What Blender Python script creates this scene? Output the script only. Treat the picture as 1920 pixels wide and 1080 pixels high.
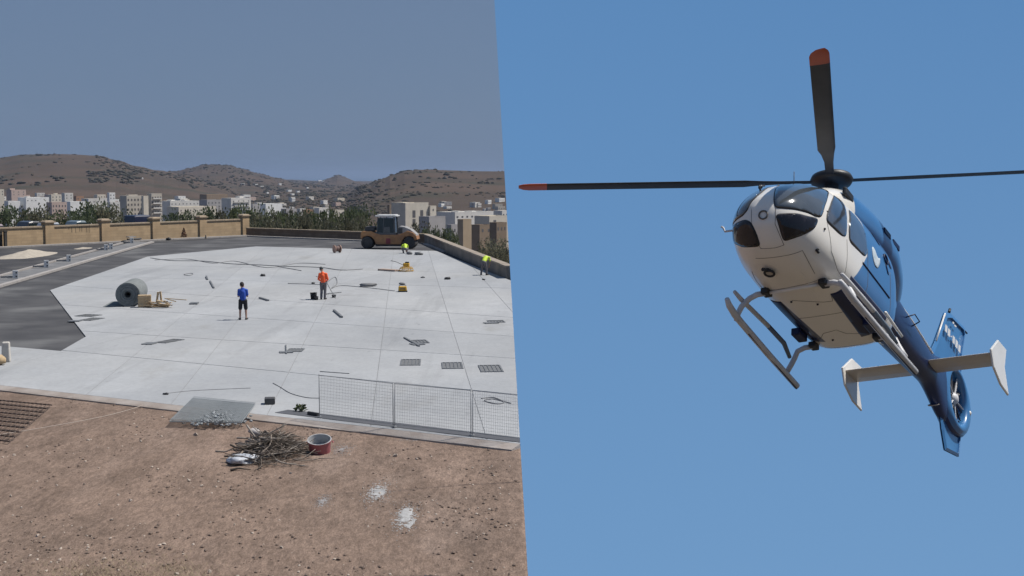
import bpy, bmesh, math, random
from math import sin, cos, pi, radians, sqrt, atan2, atan
from mathutils import Vector, Matrix, noise
from mathutils.bvhtree import BVHTree
from mathutils.geometry import delaunay_2d_cdt
for o in list(bpy.data.objects): bpy.data.objects.remove(o)
scene = bpy.context.scene
COL = scene.collection
rnd = random.Random(7)

# ------------------------------------------------------------------ camera
FPX, CAM_H, HOR = 2600.0, 6.8, 328.0          # focal length in px of a 1920 frame, eye height, horizon row
PITCH = atan((540 - HOR) / FPX)
cam = bpy.data.cameras.new('camera'); camo = bpy.data.objects.new('camera', cam); COL.objects.link(camo)
cam.sensor_width = 36.0; cam.lens = FPX / 1920 * 36.0
cam.clip_start = 0.5; cam.clip_end = 90000
camo.location = (0, 0, CAM_H); camo.rotation_euler = (pi / 2 - PITCH, 0, 0)
scene.camera = camo
C0 = Vector((0, 0, CAM_H)); CR = Vector((1, 0, 0))
CF = Vector((0, cos(PITCH), -sin(PITCH))); CU = Vector((0, sin(PITCH), cos(PITCH)))

# ------------------------------------------------------------------ sky, sun, exposure
SUN_EL = radians(57); SUN_AZ = Vector((0.9605, 0.278))       # plan direction towards the sun
world = bpy.data.worlds.new('World'); scene.world = world; world.use_nodes = True
wn = world.node_tree.nodes; wl = world.node_tree.links; wn.clear()
wo = wn.new('ShaderNodeOutputWorld'); bg = wn.new('ShaderNodeBackground'); sky = wn.new('ShaderNodeTexSky')
sky.sky_type = 'NISHITA'; sky.sun_disc = False; sky.sun_elevation = SUN_EL
sky.sun_rotation = atan2(SUN_AZ.x, SUN_AZ.y)
sky.altitude = 60; sky.air_density = 1.0; sky.dust_density = 0.6; sky.ozone_density = 2.0
hsv = wn.new('ShaderNodeHueSaturation'); hsv.inputs['Saturation'].default_value = 0.8; hsv.inputs['Value'].default_value = 1.0
mixw = wn.new('ShaderNodeMix'); mixw.data_type = 'RGBA'; mixw.inputs[0].default_value = 0.86
mixw.inputs[7].default_value = (1.38, 2.18, 3.72, 1)           # even summer haze over the whole sky
bg.inputs['Strength'].default_value = 0.085
wl.new(sky.outputs[0], hsv.inputs['Color']); wl.new(hsv.outputs[0], mixw.inputs[6])
wl.new(mixw.outputs[2], bg.inputs['Color']); wl.new(bg.outputs[0], wo.inputs['Surface'])
sl = bpy.data.lights.new('sun', 'SUN'); sl.energy = 5.0; sl.angle = radians(0.53); sl.color = (1.0, 0.95, 0.88)
so = bpy.data.objects.new('sun', sl); COL.objects.link(so)
SUN = Vector((SUN_AZ.x * cos(SUN_EL), SUN_AZ.y * cos(SUN_EL), sin(SUN_EL))).normalized()
so.rotation_euler = (-SUN).to_track_quat('-Z', 'Y').to_euler()
so.location = SUN * 60
vs = scene.view_settings
vs.view_transform = 'Standard'; vs.look = 'None'; vs.gamma = 1.0; vs.exposure = 0.0; vs.use_curve_mapping = False
scene.render.resolution_x = 1024; scene.render.resolution_y = 576

# ------------------------------------------------------------------ helpers: pixels of the survey photograph to ground
def ray(u, v): return (CR * ((u - 960) / FPX) - CU * ((v - 540) / FPX) + CF)
def gp(u, v, z=0.0):
    d = ray(u, v); k = (z - CAM_H) / d.z
    return C0 + d * k
def at(u, v, dist):
    d = ray(u, v); return C0 + d * (dist / d.y)

# ------------------------------------------------------------------ materials
MATS = {}
def nd(nt, typ, **kw):
    n = nt.nodes.new(typ)
    for k, v in kw.items(): setattr(n, k, v)
    return n
def pmat(name, c1, c2=None, scale=3.0, rough=0.75, bump=0.0, bscale=40.0, metal=0.0, detail=6.0, c3=None, s3=0.4,
         coat=0.0, spec=0.5, rand=0.0, contrast=(0.35, 0.65), world_co=False, stretch=None):
    if name in MATS: return MATS[name]
    m = bpy.data.materials.new(name); m.use_nodes = True; nt = m.node_tree; L = nt.links
    b = nt.nodes['Principled BSDF']
    b.inputs['Roughness'].default_value = rough; b.inputs['Metallic'].default_value = metal
    b.inputs['Coat Weight'].default_value = coat; b.inputs['Specular IOR Level'].default_value = spec
    b.inputs['Coat Roughness'].default_value = 0.08
    if world_co: co = nd(nt, 'ShaderNodeNewGeometry').outputs['Position']
    else: co = nd(nt, 'ShaderNodeTexCoord').outputs['Object']
    if stretch:
        mp = nd(nt, 'ShaderNodeMapping'); mp.inputs['Scale'].default_value = stretch; L.new(co, mp.inputs[0]); co = mp.outputs[0]
    if c2 is None: c2 = tuple(x * 0.8 for x in c1)
    n = nd(nt, 'ShaderNodeTexNoise'); n.inputs['Scale'].default_value = scale; n.inputs['Detail'].default_value = detail
    L.new(co, n.inputs['Vector'])
    r = nd(nt, 'ShaderNodeMapRange'); r.inputs[1].default_value = contrast[0]; r.inputs[2].default_value = contrast[1]
    L.new(n.outputs[0], r.inputs[0])
    mx = nd(nt, 'ShaderNodeMix', data_type='RGBA'); mx.inputs[6].default_value = (*c1, 1); mx.inputs[7].default_value = (*c2, 1)
    L.new(r.outputs[0], mx.inputs[0]); out = mx.outputs[2]
    if c3 is not None:
        n3 = nd(nt, 'ShaderNodeTexNoise'); n3.inputs['Scale'].default_value = s3; n3.inputs['Detail'].default_value = 4
        L.new(co, n3.inputs['Vector'])
        r3 = nd(nt, 'ShaderNodeMapRange'); r3.inputs[1].default_value = 0.5; r3.inputs[2].default_value = 0.68
        L.new(n3.outputs[0], r3.inputs[0])
        m3 = nd(nt, 'ShaderNodeMix', data_type='RGBA'); m3.inputs[7].default_value = (*c3, 1)
        L.new(r3.outputs[0], m3.inputs[0]); L.new(out, m3.inputs[6]); out = m3.outputs[2]
    if rand > 0:
        oi = nd(nt, 'ShaderNodeObjectInfo'); rr = nd(nt, 'ShaderNodeMapRange')
        rr.inputs[3].default_value = 1 - rand; rr.inputs[4].default_value = 1 + rand
        L.new(oi.outputs['Random'], rr.inputs[0])
        h = nd(nt, 'ShaderNodeHueSaturation'); L.new(out, h.inputs['Color']); L.new(rr.outputs[0], h.inputs['Value']); out = h.outputs[0]
    L.new(out, b.inputs['Base Color'])
    if bump > 0:
        nb = nd(nt, 'ShaderNodeTexNoise'); nb.inputs['Scale'].default_value = bscale; nb.inputs['Detail'].default_value = 8
        L.new(co, nb.inputs['Vector'])
        bp = nd(nt, 'ShaderNodeBump'); bp.inputs['Strength'].default_value = min(1, bump); bp.inputs['Distance'].default_value = 0.05
        L.new(nb.outputs[0], bp.inputs['Height']); L.new(bp.outputs[0], b.inputs['Normal'])
    MATS[name] = m
    return m

def layered(name, base, layers, rough=0.88, bump=0.15, bscale=16.0, rand=0.0, spec=0.25, bstretch=(1, 1, 1)):
    """base colour multiplied by several noises: (scale, lo, hi, from, to, stretch, tint)"""
    m = bpy.data.materials.new(name); m.use_nodes = True; nt = m.node_tree; L = nt.links; b = nt.nodes['Principled BSDF']
    b.inputs['Roughness'].default_value = rough; b.inputs['Specular IOR Level'].default_value = spec
    pos = nd(nt, 'ShaderNodeNewGeometry').outputs['Position']; rgb = nd(nt, 'ShaderNodeRGB'); rgb.outputs[0].default_value = (*base, 1); out = rgb.outputs[0]
    for i, (sc, lo, hi, fa, fb, st, tint) in enumerate(layers):
        mp = nd(nt, 'ShaderNodeMapping'); mp.inputs['Scale'].default_value = st; mp.inputs['Location'].default_value = (i * 13.7, i * 5.1, i * 3.3); L.new(pos, mp.inputs[0])
        n = nd(nt, 'ShaderNodeTexNoise'); n.inputs['Scale'].default_value = sc; n.inputs['Detail'].default_value = 9; n.inputs['Roughness'].default_value = 0.62; L.new(mp.outputs[0], n.inputs['Vector'])
        r = nd(nt, 'ShaderNodeMapRange'); r.inputs[1].default_value = fa; r.inputs[2].default_value = fb; L.new(n.outputs[0], r.inputs[0])
        mx = nd(nt, 'ShaderNodeMix', data_type='RGBA'); mx.inputs[6].default_value = (lo, lo, lo, 1); mx.inputs[7].default_value = (hi * tint[0], hi * tint[1], hi * tint[2], 1); L.new(r.outputs[0], mx.inputs[0])
        mu = nd(nt, 'ShaderNodeMix', data_type='RGBA', blend_type='MULTIPLY'); mu.inputs[0].default_value = 1.0; L.new(out, mu.inputs[6]); L.new(mx.outputs[2], mu.inputs[7]); out = mu.outputs[2]
    if rand:
        oi = nd(nt, 'ShaderNodeObjectInfo'); rr = nd(nt, 'ShaderNodeMapRange'); rr.inputs[3].default_value = 1 - rand; rr.inputs[4].default_value = 1 + rand; L.new(oi.outputs['Random'], rr.inputs[0])
        h = nd(nt, 'ShaderNodeHueSaturation'); L.new(out, h.inputs['Color']); L.new(rr.outputs[0], h.inputs['Value']); out = h.outputs[0]
    L.new(out, b.inputs['Base Color'])
    nb = nd(nt, 'ShaderNodeTexNoise'); nb.inputs['Scale'].default_value = bscale; nb.inputs['Detail'].default_value = 10; nb.inputs['Roughness'].default_value = 0.65; mb_ = nd(nt, 'ShaderNodeMapping'); mb_.inputs['Scale'].default_value = bstretch; L.new(pos, mb_.inputs[0]); L.new(mb_.outputs[0], nb.inputs['Vector'])
    bp = nd(nt, 'ShaderNodeBump'); bp.inputs['Strength'].default_value = bump; bp.inputs['Distance'].default_value = 0.06; L.new(nb.outputs[0], bp.inputs['Height']); L.new(bp.outputs[0], b.inputs['Normal'])
    MATS[name] = m; return m

# ------------------------------------------------------------------ mesh helpers
def link(o, parent=None):
    COL.objects.link(o)
    if parent is not None: o.parent = parent
    return o
def tag(o, label=None, cat=None, group=None, kind=None):
    if label: o['label'] = label
    if cat: o['category'] = cat
    if group: o['group'] = group
    if kind: o['kind'] = kind
    return o
def empty(name, loc=(0, 0, 0), rz=0.0, label=None, cat=None, group=None):
    o = bpy.data.objects.new(name, None); o.empty_display_size = 0.2
    o.location = loc; o.rotation_euler = (0, 0, rz); link(o)
    return tag(o, label, cat, group)
def mesh_obj(name, verts, faces, mat, parent=None, smooth=False, loc=None, rz=0.0):
    me = bpy.data.meshes.new(name); me.from_pydata([tuple(v) for v in verts], [], faces); me.update()
    if mat: me.materials.append(mat)
    if smooth:
        for p in me.polygons: p.use_smooth = True
    o = bpy.data.objects.new(name, me); link(o, parent)
    if loc is not None: o.location = loc
    o.rotation_euler = (0, 0, rz)
    return o
class MB:
    """collects simple shapes into one mesh"""
    def __init__(s): s.v = []; s.f = []
    def add(s, V, F):
        n = len(s.v); s.v += [Vector(p) for p in V]; s.f += [tuple(i + n for i in f) for f in F]; return s
    def box(s, c, d, rz=0.0, M=None, taper=1.0):
        x, y, z = d[0] / 2, d[1] / 2, d[2] / 2
        P = []
        for k in (-1, 1):
            t = taper if k == 1 else 1.0
            for a, b in ((-1, -1), (1, -1), (1, 1), (-1, 1)): P.append(Vector((a * x * t, b * y * t, k * z)))
        R = Matrix.Rotation(rz, 3, 'Z')
        P = [((M @ p) if M else (R @ p)) + Vector(c) for p in P]
        return s.add(P, [(3, 2, 1, 0), (4, 5, 6, 7), (0, 1, 5, 4), (1, 2, 6, 5), (2, 3, 7, 6), (3, 0, 4, 7)])
    def prism(s, poly, z0, z1):
        n = len(poly); P = [Vector((p[0], p[1], z0)) for p in poly] + [Vector((p[0], p[1], z1)) for p in poly]
        F = [tuple(range(n - 1, -1, -1)), tuple(range(n, 2 * n))] + [(i, (i + 1) % n, n + (i + 1) % n, n + i) for i in range(n)]
        return s.add(P, F)
    def tube(s, pts, r, seg=8, cap=True):
        pts = [Vector(p) for p in pts]; n = len(pts)
        rs = r if isinstance(r, (list, tuple)) else [r] * n
        up = Vector((0, 0, 1)); P = []; prev = None
        for i in range(n):
            d = (pts[min(i + 1, n - 1)] - pts[max(i - 1, 0)]).normalized()
            if prev is None:
                a = d.cross(up if abs(d.z) < 0.95 else Vector((1, 0, 0))).normalized()
            else:
                a = (prev - d * prev.dot(d)).normalized()
            prev = a; b = d.cross(a)
            for k in range(seg):
                t = 2 * pi * k / seg; P.append(pts[i] + (a * cos(t) + b * sin(t)) * rs[i])
        F = []
        for i in range(n - 1):
            for k in range(seg):
                k2 = (k + 1) % seg; F.append((i * seg + k, i * seg + k2, (i + 1) * seg + k2, (i + 1) * seg + k))
        if cap: F += [tuple(range(seg - 1, -1, -1)), tuple((n - 1) * seg + k for k in range(seg))]
        return s.add(P, F)
    def lathe(s, prof, seg=24, M=None, closed=False):
        """prof: (radius, height) about local z"""
        P = []; F = []; n = len(prof)
        for k in range(seg):
            t = 2 * pi * k / seg
            for r, h in prof:
                p = Vector((r * cos(t), r * sin(t), h)); P.append(M @ p if M else p)
        for k in range(seg):
            k2 = (k + 1) % seg
            for i in range(n if closed else n - 1):
                j = (i + 1) % n; F.append((k * n + i, k2 * n + i, k2 * n + j, k * n + j))
        return s.add(P, F)
    def loft(s, rings, cap=True, closed=True):
        n = len(rings[0]); P = [p for r in rings for p in r]; F = []
        for i in range(len(rings) - 1):
            for k in range(n if closed else n - 1):
                k2 = (k + 1) % n; F.append((i * n + k, i * n + k2, (i + 1) * n + k2, (i + 1) * n + k))
        if cap: F += [tuple(range(n - 1, -1, -1)), tuple((len(rings) - 1) * n + k for k in range(n))]
        return s.add(P, F)
    def blob(s, c, r, seed=0, sub=1, squash=(1, 1, 1), amp=0.3):
        bm = bmesh.new(); bmesh.ops.create_icosphere(bm, subdivisions=sub, radius=1.0)
        c = Vector(c); off = Vector((seed * 3.7, seed * 1.3, seed * 2.1)); bm.verts.index_update()
        P = []
        for v in bm.verts:
            k = 1 + amp * noise.noise(v.co * 1.3 + off)
            P.append(c + Vector((v.co.x * r * k * squash[0], v.co.y * r * k * squash[1], v.co.z * r * k * squash[2])))
        F = [tuple(v.index for v in f.verts) for f in bm.faces]; bm.free()
        return s.add(P, F)
    def build(s, name, mat, parent=None, smooth=False, loc=None, rz=0.0, bevel=0.0, angle=None):
        o = mesh_obj(name, s.v, s.f, mat, parent, smooth, loc, rz)
        if bevel > 0:
            b = o.modifiers.new('bevel', 'BEVEL'); b.width = bevel; b.segments = 2; b.limit_method = 'ANGLE'; b.angle_limit = radians(40)
        if smooth and angle:
            try: o.data.set_sharp_from_angle(angle=radians(angle))
            except Exception: pass
        return o
def copy_tree(o, parent=None):
    c = o.copy(); COL.objects.link(c); c.parent = parent
    for ch in list(o.children): copy_tree(ch, c)
    return c
def clip(poly, n, d):
    """part of a plan polygon where n.p <= d"""
    out = []
    for i in range(len(poly)):
        a, b = poly[i], poly[(i + 1) % len(poly)]
        da, db = n.x * a.x + n.y * a.y - d, n.x * b.x + n.y * b.y - d
        if da <= 0: out.append(a)
        if (da < 0 < db) or (db < 0 < da):
            t = da / (da - db); out.append(a + (b - a) * t)
    return out
def area(poly):
    return abs(sum(poly[i].x * poly[(i + 1) % len(poly)].y - poly[(i + 1) % len(poly)].x * poly[i].y for i in range(len(poly)))) / 2
def v2(p): return Vector((p.x, p.y))
def fbm(x, y, s, o=4, z=0.0):
    a = 0; k = 1; t = 0
    for i in range(o):
        a += k * noise.noise(Vector((x * s, y * s, z + i * 7.3))); t += k; k *= 0.5; s *= 2.03
    return a / t

# ------------------------------------------------------------------ the two halves of the site
# left of the terrace edge lies the landing pad; right of it the ground falls away in front of a tall sky backdrop
e0, e1 = gp(990, 1080), gp(957.5, 520)
EDGE_D = Vector((e1.x - e0.x, e1.y - e0.y)).normalized(); EDGE_N = Vector((EDGE_D.y, -EDGE_D.x))   # points right
EDGE_K = EDGE_N.x * e0.x + EDGE_N.y * e0.y
WALL_DIR = Vector((SUN_AZ.x, SUN_AZ.y, 0)).normalized(); WALL_Y0 = 30.5
WALL_P = Vector((0.3, WALL_Y0, 0)); WALL_NRM = Vector((-WALL_DIR.y, WALL_DIR.x, 0))
def on_wall(u, v):
    d = ray(u, v); k = (WALL_P - C0).dot(WALL_NRM) / d.dot(WALL_NRM); return C0 + d * k
LOW_Z = -4.0
# ================================================================== GROUND
W1 = (1, 1, 1)
M_dirt = layered('brown_earth', (0.192, 0.141, 0.112), [(0.22, 0.90, 1.10, 0.35, 0.65, (1, 0.5, 1), (1.0, 0.98, 0.96)), (1.3, 0.90, 1.10, 0.35, 0.65, (1, 0.4, 1), W1), (8.0, 0.80, 1.20, 0.35, 0.65, (1, 0.36, 1), W1), (30.0, 0.84, 1.18, 0.4, 0.6, (1, 0.36, 1), W1), (0.5, 1.0, 1.20, 0.56, 0.68, (1, 0.4, 1), (0.98, 1.0, 1.02)), (14.0, 1.0, 1.35, 0.68, 0.74, (1, 0.4, 1), W1), (0.9, 0.86, 1.06, 0.36, 0.5, (1, 0.35, 1), W1)], rough=0.97, bump=0.8, bscale=9.0, spec=0.1, bstretch=(1, 0.4, 1))
M_asph = pmat('fresh_asphalt', (0.085, 0.084, 0.087), (0.058, 0.058, 0.062), scale=0.5, rough=0.9, bump=0.3, bscale=30, spec=0.25,
              c3=(0.14, 0.14, 0.14), s3=0.22, world_co=True, detail=8)
M_asph2 = pmat('dark_asphalt', (0.062, 0.06, 0.064), (0.042, 0.042, 0.045), scale=0.4, rough=0.9, bump=0.3, bscale=30, spec=0.25,
               c3=(0.09, 0.088, 0.086), s3=0.3, world_co=True)
M_conc = layered('pale_concrete', (0.330, 0.342, 0.358), [(0.05, 0.95, 1.05, 0.38, 0.62, W1, (1.02, 1.0, 0.97)), (0.22, 0.91, 1.08, 0.35, 0.65, (1, 0.35, 1), (1.0, 0.995, 0.985)), (1.1, 0.95, 1.05, 0.3, 0.7, W1, W1), (6.0, 0.94, 1.06, 0.35, 0.65, W1, W1), (0.16, 1.0, 1.14, 0.55, 0.68, (1, 0.3, 1), W1), (0.3, 1.0, 0.86, 0.60, 0.70, (0.8, 0.3, 1), (1.0, 0.98, 0.94)), (2.2, 1.0, 0.74, 0.65, 0.74, (1, 0.4, 1), W1), (0.6, 1.0, 0.90, 0.57, 0.64, (1.0, 0.05, 1), W1)], rough=0.88, bump=0.12, bscale=14, rand=0.035)
M_kerb = pmat('kerb_concrete', (0.36, 0.335, 0.315), (0.30, 0.28, 0.265), scale=2.0, rough=0.9, bump=0.2, bscale=20, world_co=True)
M_cgrey = pmat('grey_concrete', (0.30, 0.29, 0.28), (0.23, 0.225, 0.22), scale=1.5, rough=0.9, bump=0.2, bscale=15, world_co=True)
M_groove = pmat('joint_filler', (0.265, 0.27, 0.275), (0.22, 0.225, 0.23), scale=2, rough=0.95)

PZ = 0.09                                            # top of the concrete
F0, F1 = v2(gp(0, 722, PZ)), v2(gp(975.2, 831.8, PZ))    # front edge of the pad
FD = (F1 - F0).normalized(); FN = Vector((FD.y, -FD.x))       # towards the camera
FK = FN.dot(F0)

# dirt: one finely displaced sheet in view, a coarse apron around it
def dirt_z(x, y):
    z = 0.05 * fbm(x, y, 0.35, 3) + 0.035 * fbm(x, y, 1.6, 4, 5.0)
    cl = fbm(x, y, 4.5, 2, 9.0); z += 0.035 * max(0, cl - 0.12)
    if y < 27: z += 0.10 * max(0, fbm(x, y, 1.1, 3, 3.0)) * min(1, (27 - y) / 3)
    d = FK - (FN.x * x + FN.y * y)                   # >0 beyond the pad edge
    if d > -1.0: z = z * max(0.15, min(1, -d)) - 0.01
    return z - 0.02
def dirt_sheet():
    NX, NY = 300, 330; y0, y1 = 17.0, 52.0
    V = []; F = []
    for j in range(NY + 1):
        y = y0 + (y1 - y0) * (j / NY) ** 1.15
        xr = (EDGE_K - EDGE_N.y * y) / EDGE_N.x; xl = -0.372 * y - 6.0
        for i in range(NX + 1):
            x = xl + (xr - xl) * i / NX; V.append((x, y, dirt_z(x, y)))
    W = NX + 1
    for j in range(NY):
        for i in range(NX): F.append((j * W + i, j * W + i + 1, (j + 1) * W + i + 1, (j + 1) * W + i))
    # the cut bank on the right, down to the added bounce ground
    n = len(V); rim = [j * W + NX for j in range(NY + 1)]
    for k in range(1, 5):
        for j in rim:
            v = V[j]; w = 0.25 * fbm(v[1], k * 1.7, 0.8, 3) - 0.12 * k
            V.append((v[0] + min(0, w), v[1], LOW_Z - 0.1 + (v[2] - LOW_Z) * (1 - k / 4.0)))
    H = NY + 1; cols = [rim] + [[n + (k - 1) * H + j for j in range(H)] for k in range(1, 5)]
    for k in range(4):
        for j in range(NY): F.append((cols[k][j], cols[k + 1][j], cols[k + 1][j + 1], cols[k][j + 1]))
    return mesh_obj('earth_ground', V, F, M_dirt, smooth=True)
tag(dirt_sheet(), kind='structure')
apron = MB().prism([Vector((-2500, -2500)), Vector((-0.2, -2500)), Vector((-0.2, 17.05)), Vector((-12.2, 17.05)), Vector((-25, 52)), Vector((-2500, 52))], -0.6, -0.06)
tag(apron.build('earth_apron', M_dirt), kind='structure')
low = MB().prism([Vector((-4, -2500)), Vector((2500, -2500)), Vector((2500, 42)), Vector((-4, 42))], LOW_Z - 0.3, LOW_Z)
tag(low.build('bounce_ground', pmat('bounce_ground_brown', (0.125, 0.098, 0.07), (0.085, 0.075, 0.052), scale=0.3, rough=1, world_co=True, spec=0.1)), kind='structure')  # unseen ground added to bounce warm sunlight onto the helicopter belly

# asphalt bed under and around the pad
def gpoly(px, z): return [v2(gp(u, v, z)) for u, v in px]
bed = gpoly([(-900, 600), (-500, 660), (0, 716), (975, 826), (957.6, 526), (948, 519), (800, 455), (690, 451.5), (465, 442.5), (-60, 467.5), (-700, 500)], 0.03)
tag(MB().prism(bed, -0.3, 0.03).build('asphalt_yard', M_asph2), kind='structure')
lane = gpoly([(-300, 622), (0, 543), (289, 456.5), (466, 444.5), (690, 453), (797, 457.5), (840, 474), (640, 469), (480, 466), (280, 484), (98, 546), (164, 632), (116, 661), (0, 652), (-300, 648)], 0.04)
tag(MB().prism(lane, 0.02, 0.044).build('asphalt_lane', M_asph), kind='structure')

# concrete pad: slabs cut by the joints one can see
pad = gpoly([(-420, 674.5), (0, 722), (975.2, 831.8), (957.7, 526), (948, 522), (818, 470.5), (650, 466.5), (480, 462), (277, 481), (94, 544), (161, 631), (114, 658), (20, 650), (-420, 620)], PZ)
base = MB().prism(pad, -0.1, 0.078); padroot = base.build('concrete_pad', M_groove); tag(padroot, kind='structure')
joints = [((150, 660), (480, 692)), ((100, 570), (955, 630)), ((580, 568), (945, 594)), ((480, 641), (955, 671)), ((560, 529), (840, 537)), ((300, 498), (930, 512)),
          ((737, 480), (700, 760)), ((806, 480), (893, 760)), ((622, 540), (520, 740)), ((470, 570), (322, 756)), ((345, 590), (165, 737)), ((885, 500), (1010, 640)), ((120, 660), (-90, 712))]
def slabs():
    k = 0; G = 0.06
    # split the pad by the first joint line, then by every other
    j0 = joints[0]; a, b = v2(gp(*j0[0], PZ)), v2(gp(*j0[1], PZ)); d = (b - a).normalized(); n = Vector((d.y, -d.x)); c = n.dot(a)
    front = clip(pad, -n, -c - G / 2); back = clip(pad, n, c - G / 2)
    pieces = [(front, 0), (back, 1)]
    for ji, j in enumerate(joints[1:]):
        a, b = v2(gp(*j[0], PZ)), v2(gp(*j[1], PZ)); d = (b - a).normalized(); n = Vector((d.y, -d.x)); c = n.dot(a)
        new = []; G = 0.06 if ji < 5 else 0.022
        for p, side in pieces:
            if ji < 5 and side == 0: new.append((p, side)); continue
            for q in (clip(p, n, c - G / 2), clip(p, -n, -c - G / 2)):
                if len(q) > 2 and area(q) > 0.05: new.append((q, side))
        pieces = new
    for p, side in pieces:
        c = sum(p, Vector((0, 0))) / len(p)
        o = MB().prism([q - c for q in p], 0.0, PZ + 0.002 * rnd.random() - 0.001).build('slab', M_conc, padroot, loc=(c.x, c.y, 0))
slabs()
# pale edge strip of the pad along the earth
es = [F0 - FD * 30 + FN * 0.004, F1 + FN * 0.004, F1 + FN * 0.42, F0 - FD * 30 + FN * 0.22]
ed_ = MB().prism(es, -0.15, PZ - 0.004)
for k_ in (6, 7): ed_.v[k_].z = 0.005
tag(ed_.build('pad_edge_strip', pmat('edge_concrete', (0.36, 0.32, 0.29), (0.27, 0.225, 0.195), scale=1.5, rough=0.9, bump=0.3, bscale=12, world_co=True)), kind='structure')

# kerbs and the drainage channel running to the far wall
def strip(name, pa, pb, w, z0, z1, mat, seg=1, parent=None):
    a, b = v2(gp(*pa)), v2(gp(*pb)); d = (b - a); L = d.length; d.normalize(); n = Vector((d.y, -d.x))
    for i in range(seg):
        p, q = a + d * (L * i / seg + (0.03 if seg > 1 else 0)), a + d * (L * (i + 1) / seg)
        c = (p + q) / 2
        MB().prism([p - n * w / 2 - c, q - n * w / 2 - c, q + n * w / 2 - c, p + n * w / 2 - c], z0, z1).build(name, mat, parent, loc=(c.x, c.y, 0))
k1 = empty('channel_kerb'); tag(k1, kind='structure')
strip('kerb_stone', (-120, 574), (286, 455.5), 0.34, 0.0, 0.16, M_kerb, 22, k1)
k2 = empty('yard_kerb'); tag(k2, kind='structure')
strip('kerb_stone', (-120, 552), (248, 452), 0.20, 0.0, 0.15, M_kerb, 20, k2)
strip('channel_grate', (-120, 570), (283, 455), 0.26, 0.0, 0.062, pmat('channel_dark', (0.05, 0.05, 0.055), (0.03, 0.03, 0.032), rough=0.9), 1, k1)
mid = gpoly([(-100, 565), (278, 455), (252, 452.8), (-100, 546)], 0.03)
tag(MB().prism(mid, 0.02, 0.052).build('verge', pmat('verge_gravel', (0.2, 0.2, 0.2), (0.12, 0.12, 0.125), scale=0.6, rough=0.95, world_co=True, detail=9)), kind='structure')

# far kerb along the walls
k3 = empty('wall_kerb'); tag(k3, kind='structure')
strip('kerb_stone', (-60, 469), (463, 443.5), 0.7, 0.0, 0.17, M_kerb, 16, k3)
strip('kerb_stone', (466, 444.5), (690, 453.5), 0.5, 0.0, 0.17, M_kerb, 10, k3)
strip('kerb_stone', (797, 459), (836, 474), 0.4, 0.0, 0.15, M_kerb, 4, k3)

# ================================================================== SKY BACKDROP on the right
def backdrop():
    pts = []
    t, b = on_wall(927, 0), on_wall(990, 1080)
    dd = (t - b); up = t + dd * (17.0 - t.z) / dd.z; dn = b + dd * ((-0.35 - b.z) / dd.z)
    x = WALL_DIR
    def col(p): return (p - WALL_P).dot(x)
    poly = [(col(up), 17.0), (27.0, 17.0), (27.0, LOW_Z), (-9.0, LOW_Z), (-9.0, -0.35), (col(dn), -0.35)]
    V = []; n = WALL_NRM if WALL_NRM.y > 0 else -WALL_NRM
    for k in (0, 0.004):
        for s, z in poly: V.append(WALL_P + x * s + n * k + Vector((0, 0, z)))
    m = len(poly)
    F = [tuple(range(m)), tuple(range(2 * m - 1, m - 1, -1))] + [(i, m + i, m + (i + 1) % m, (i + 1) % m) for i in range(m)]
    mt = bpy.data.materials.new('open_sky'); mt.use_nodes = True; nt = mt.node_tree; nt.nodes.clear()
    o = nd(nt, 'ShaderNodeOutputMaterial'); e = nd(nt, 'ShaderNodeEmission')
    g = nd(nt, 'ShaderNodeNewGeometry'); s = nd(nt, 'ShaderNodeSeparateXYZ'); nt.links.new(g.outputs['Position'], s.inputs[0])
    r = nd(nt, 'ShaderNodeMapRange'); r.inputs[1].default_value = -3; r.inputs[2].default_value = 13; nt.links.new(s.outputs[2], r.inputs[0])
    mx = nd(nt, 'ShaderNodeMix', data_type='RGBA'); mx.inputs[6].default_value = (0.163, 0.322, 0.562, 1); mx.inputs[7].default_value = (0.100, 0.236, 0.474, 1)
    nt.links.new(r.outputs[0], mx.inputs[0]); nt.links.new(mx.outputs[2], e.inputs[0]); e.inputs[1].default_value = 1.0
    nt.links.new(e.outputs[0], o.inputs[0])
    tag(mesh_obj('sky', V, F, mt), kind='structure')
backdrop()

# ================================================================== FAR LAND AND SEA
RIDGES = [  # distance, depth, [(u, v_top)...]
    (1300, 520, [(-400, 318), (-150, 305), (0, 297), (50, 291), (120, 290), (190, 292.5), (222, 301), (260, 311), (300, 319), (345, 327), (400, 340), (470, 362), (560, 380)]),
    (1800, 420, [(150, 345), (260, 330), (330, 321), (365, 314), (385, 309), (430, 309), (455, 316), (490, 325), (520, 333), (560, 344), (640, 352)]),
    (2400, 260, [(560, 352), (600, 341), (618, 334), (634, 327.5), (650, 333), (670, 341), (720, 352)]),
    (1000, 380, [(560, 395), (640, 372), (690, 347), (715, 336), (735, 328), (765, 320), (790, 318.5), (850, 320), (920, 321.5), (1000, 321), (1300, 318)]),
    (3200, 900, [(-400, 345), (480, 338), (540, 337), (600, 340), (700, 341), (800, 340), (1300, 340)]),
]
def interp(tab, u):
    if u <= tab[0][0]: return tab[0][1]
    for (a, x), (b, y) in zip(tab, tab[1:]):
        if u <= b:
            t = (u - a) / (b - a); t = t * t * (3 - 2 * t); return x + (y - x) * t
    return tab[-1][1]
BASE = [(60, -1.2), (100, -1.6), (160, -4.5), (260, -11), (450, -24), (660, -34), (960, -43.6), (1350, -48), (2100, -43.6), (3000, -40.6), (7500, -40.6), (10800, -56), (15600, -116), (27000, -150)]
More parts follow.
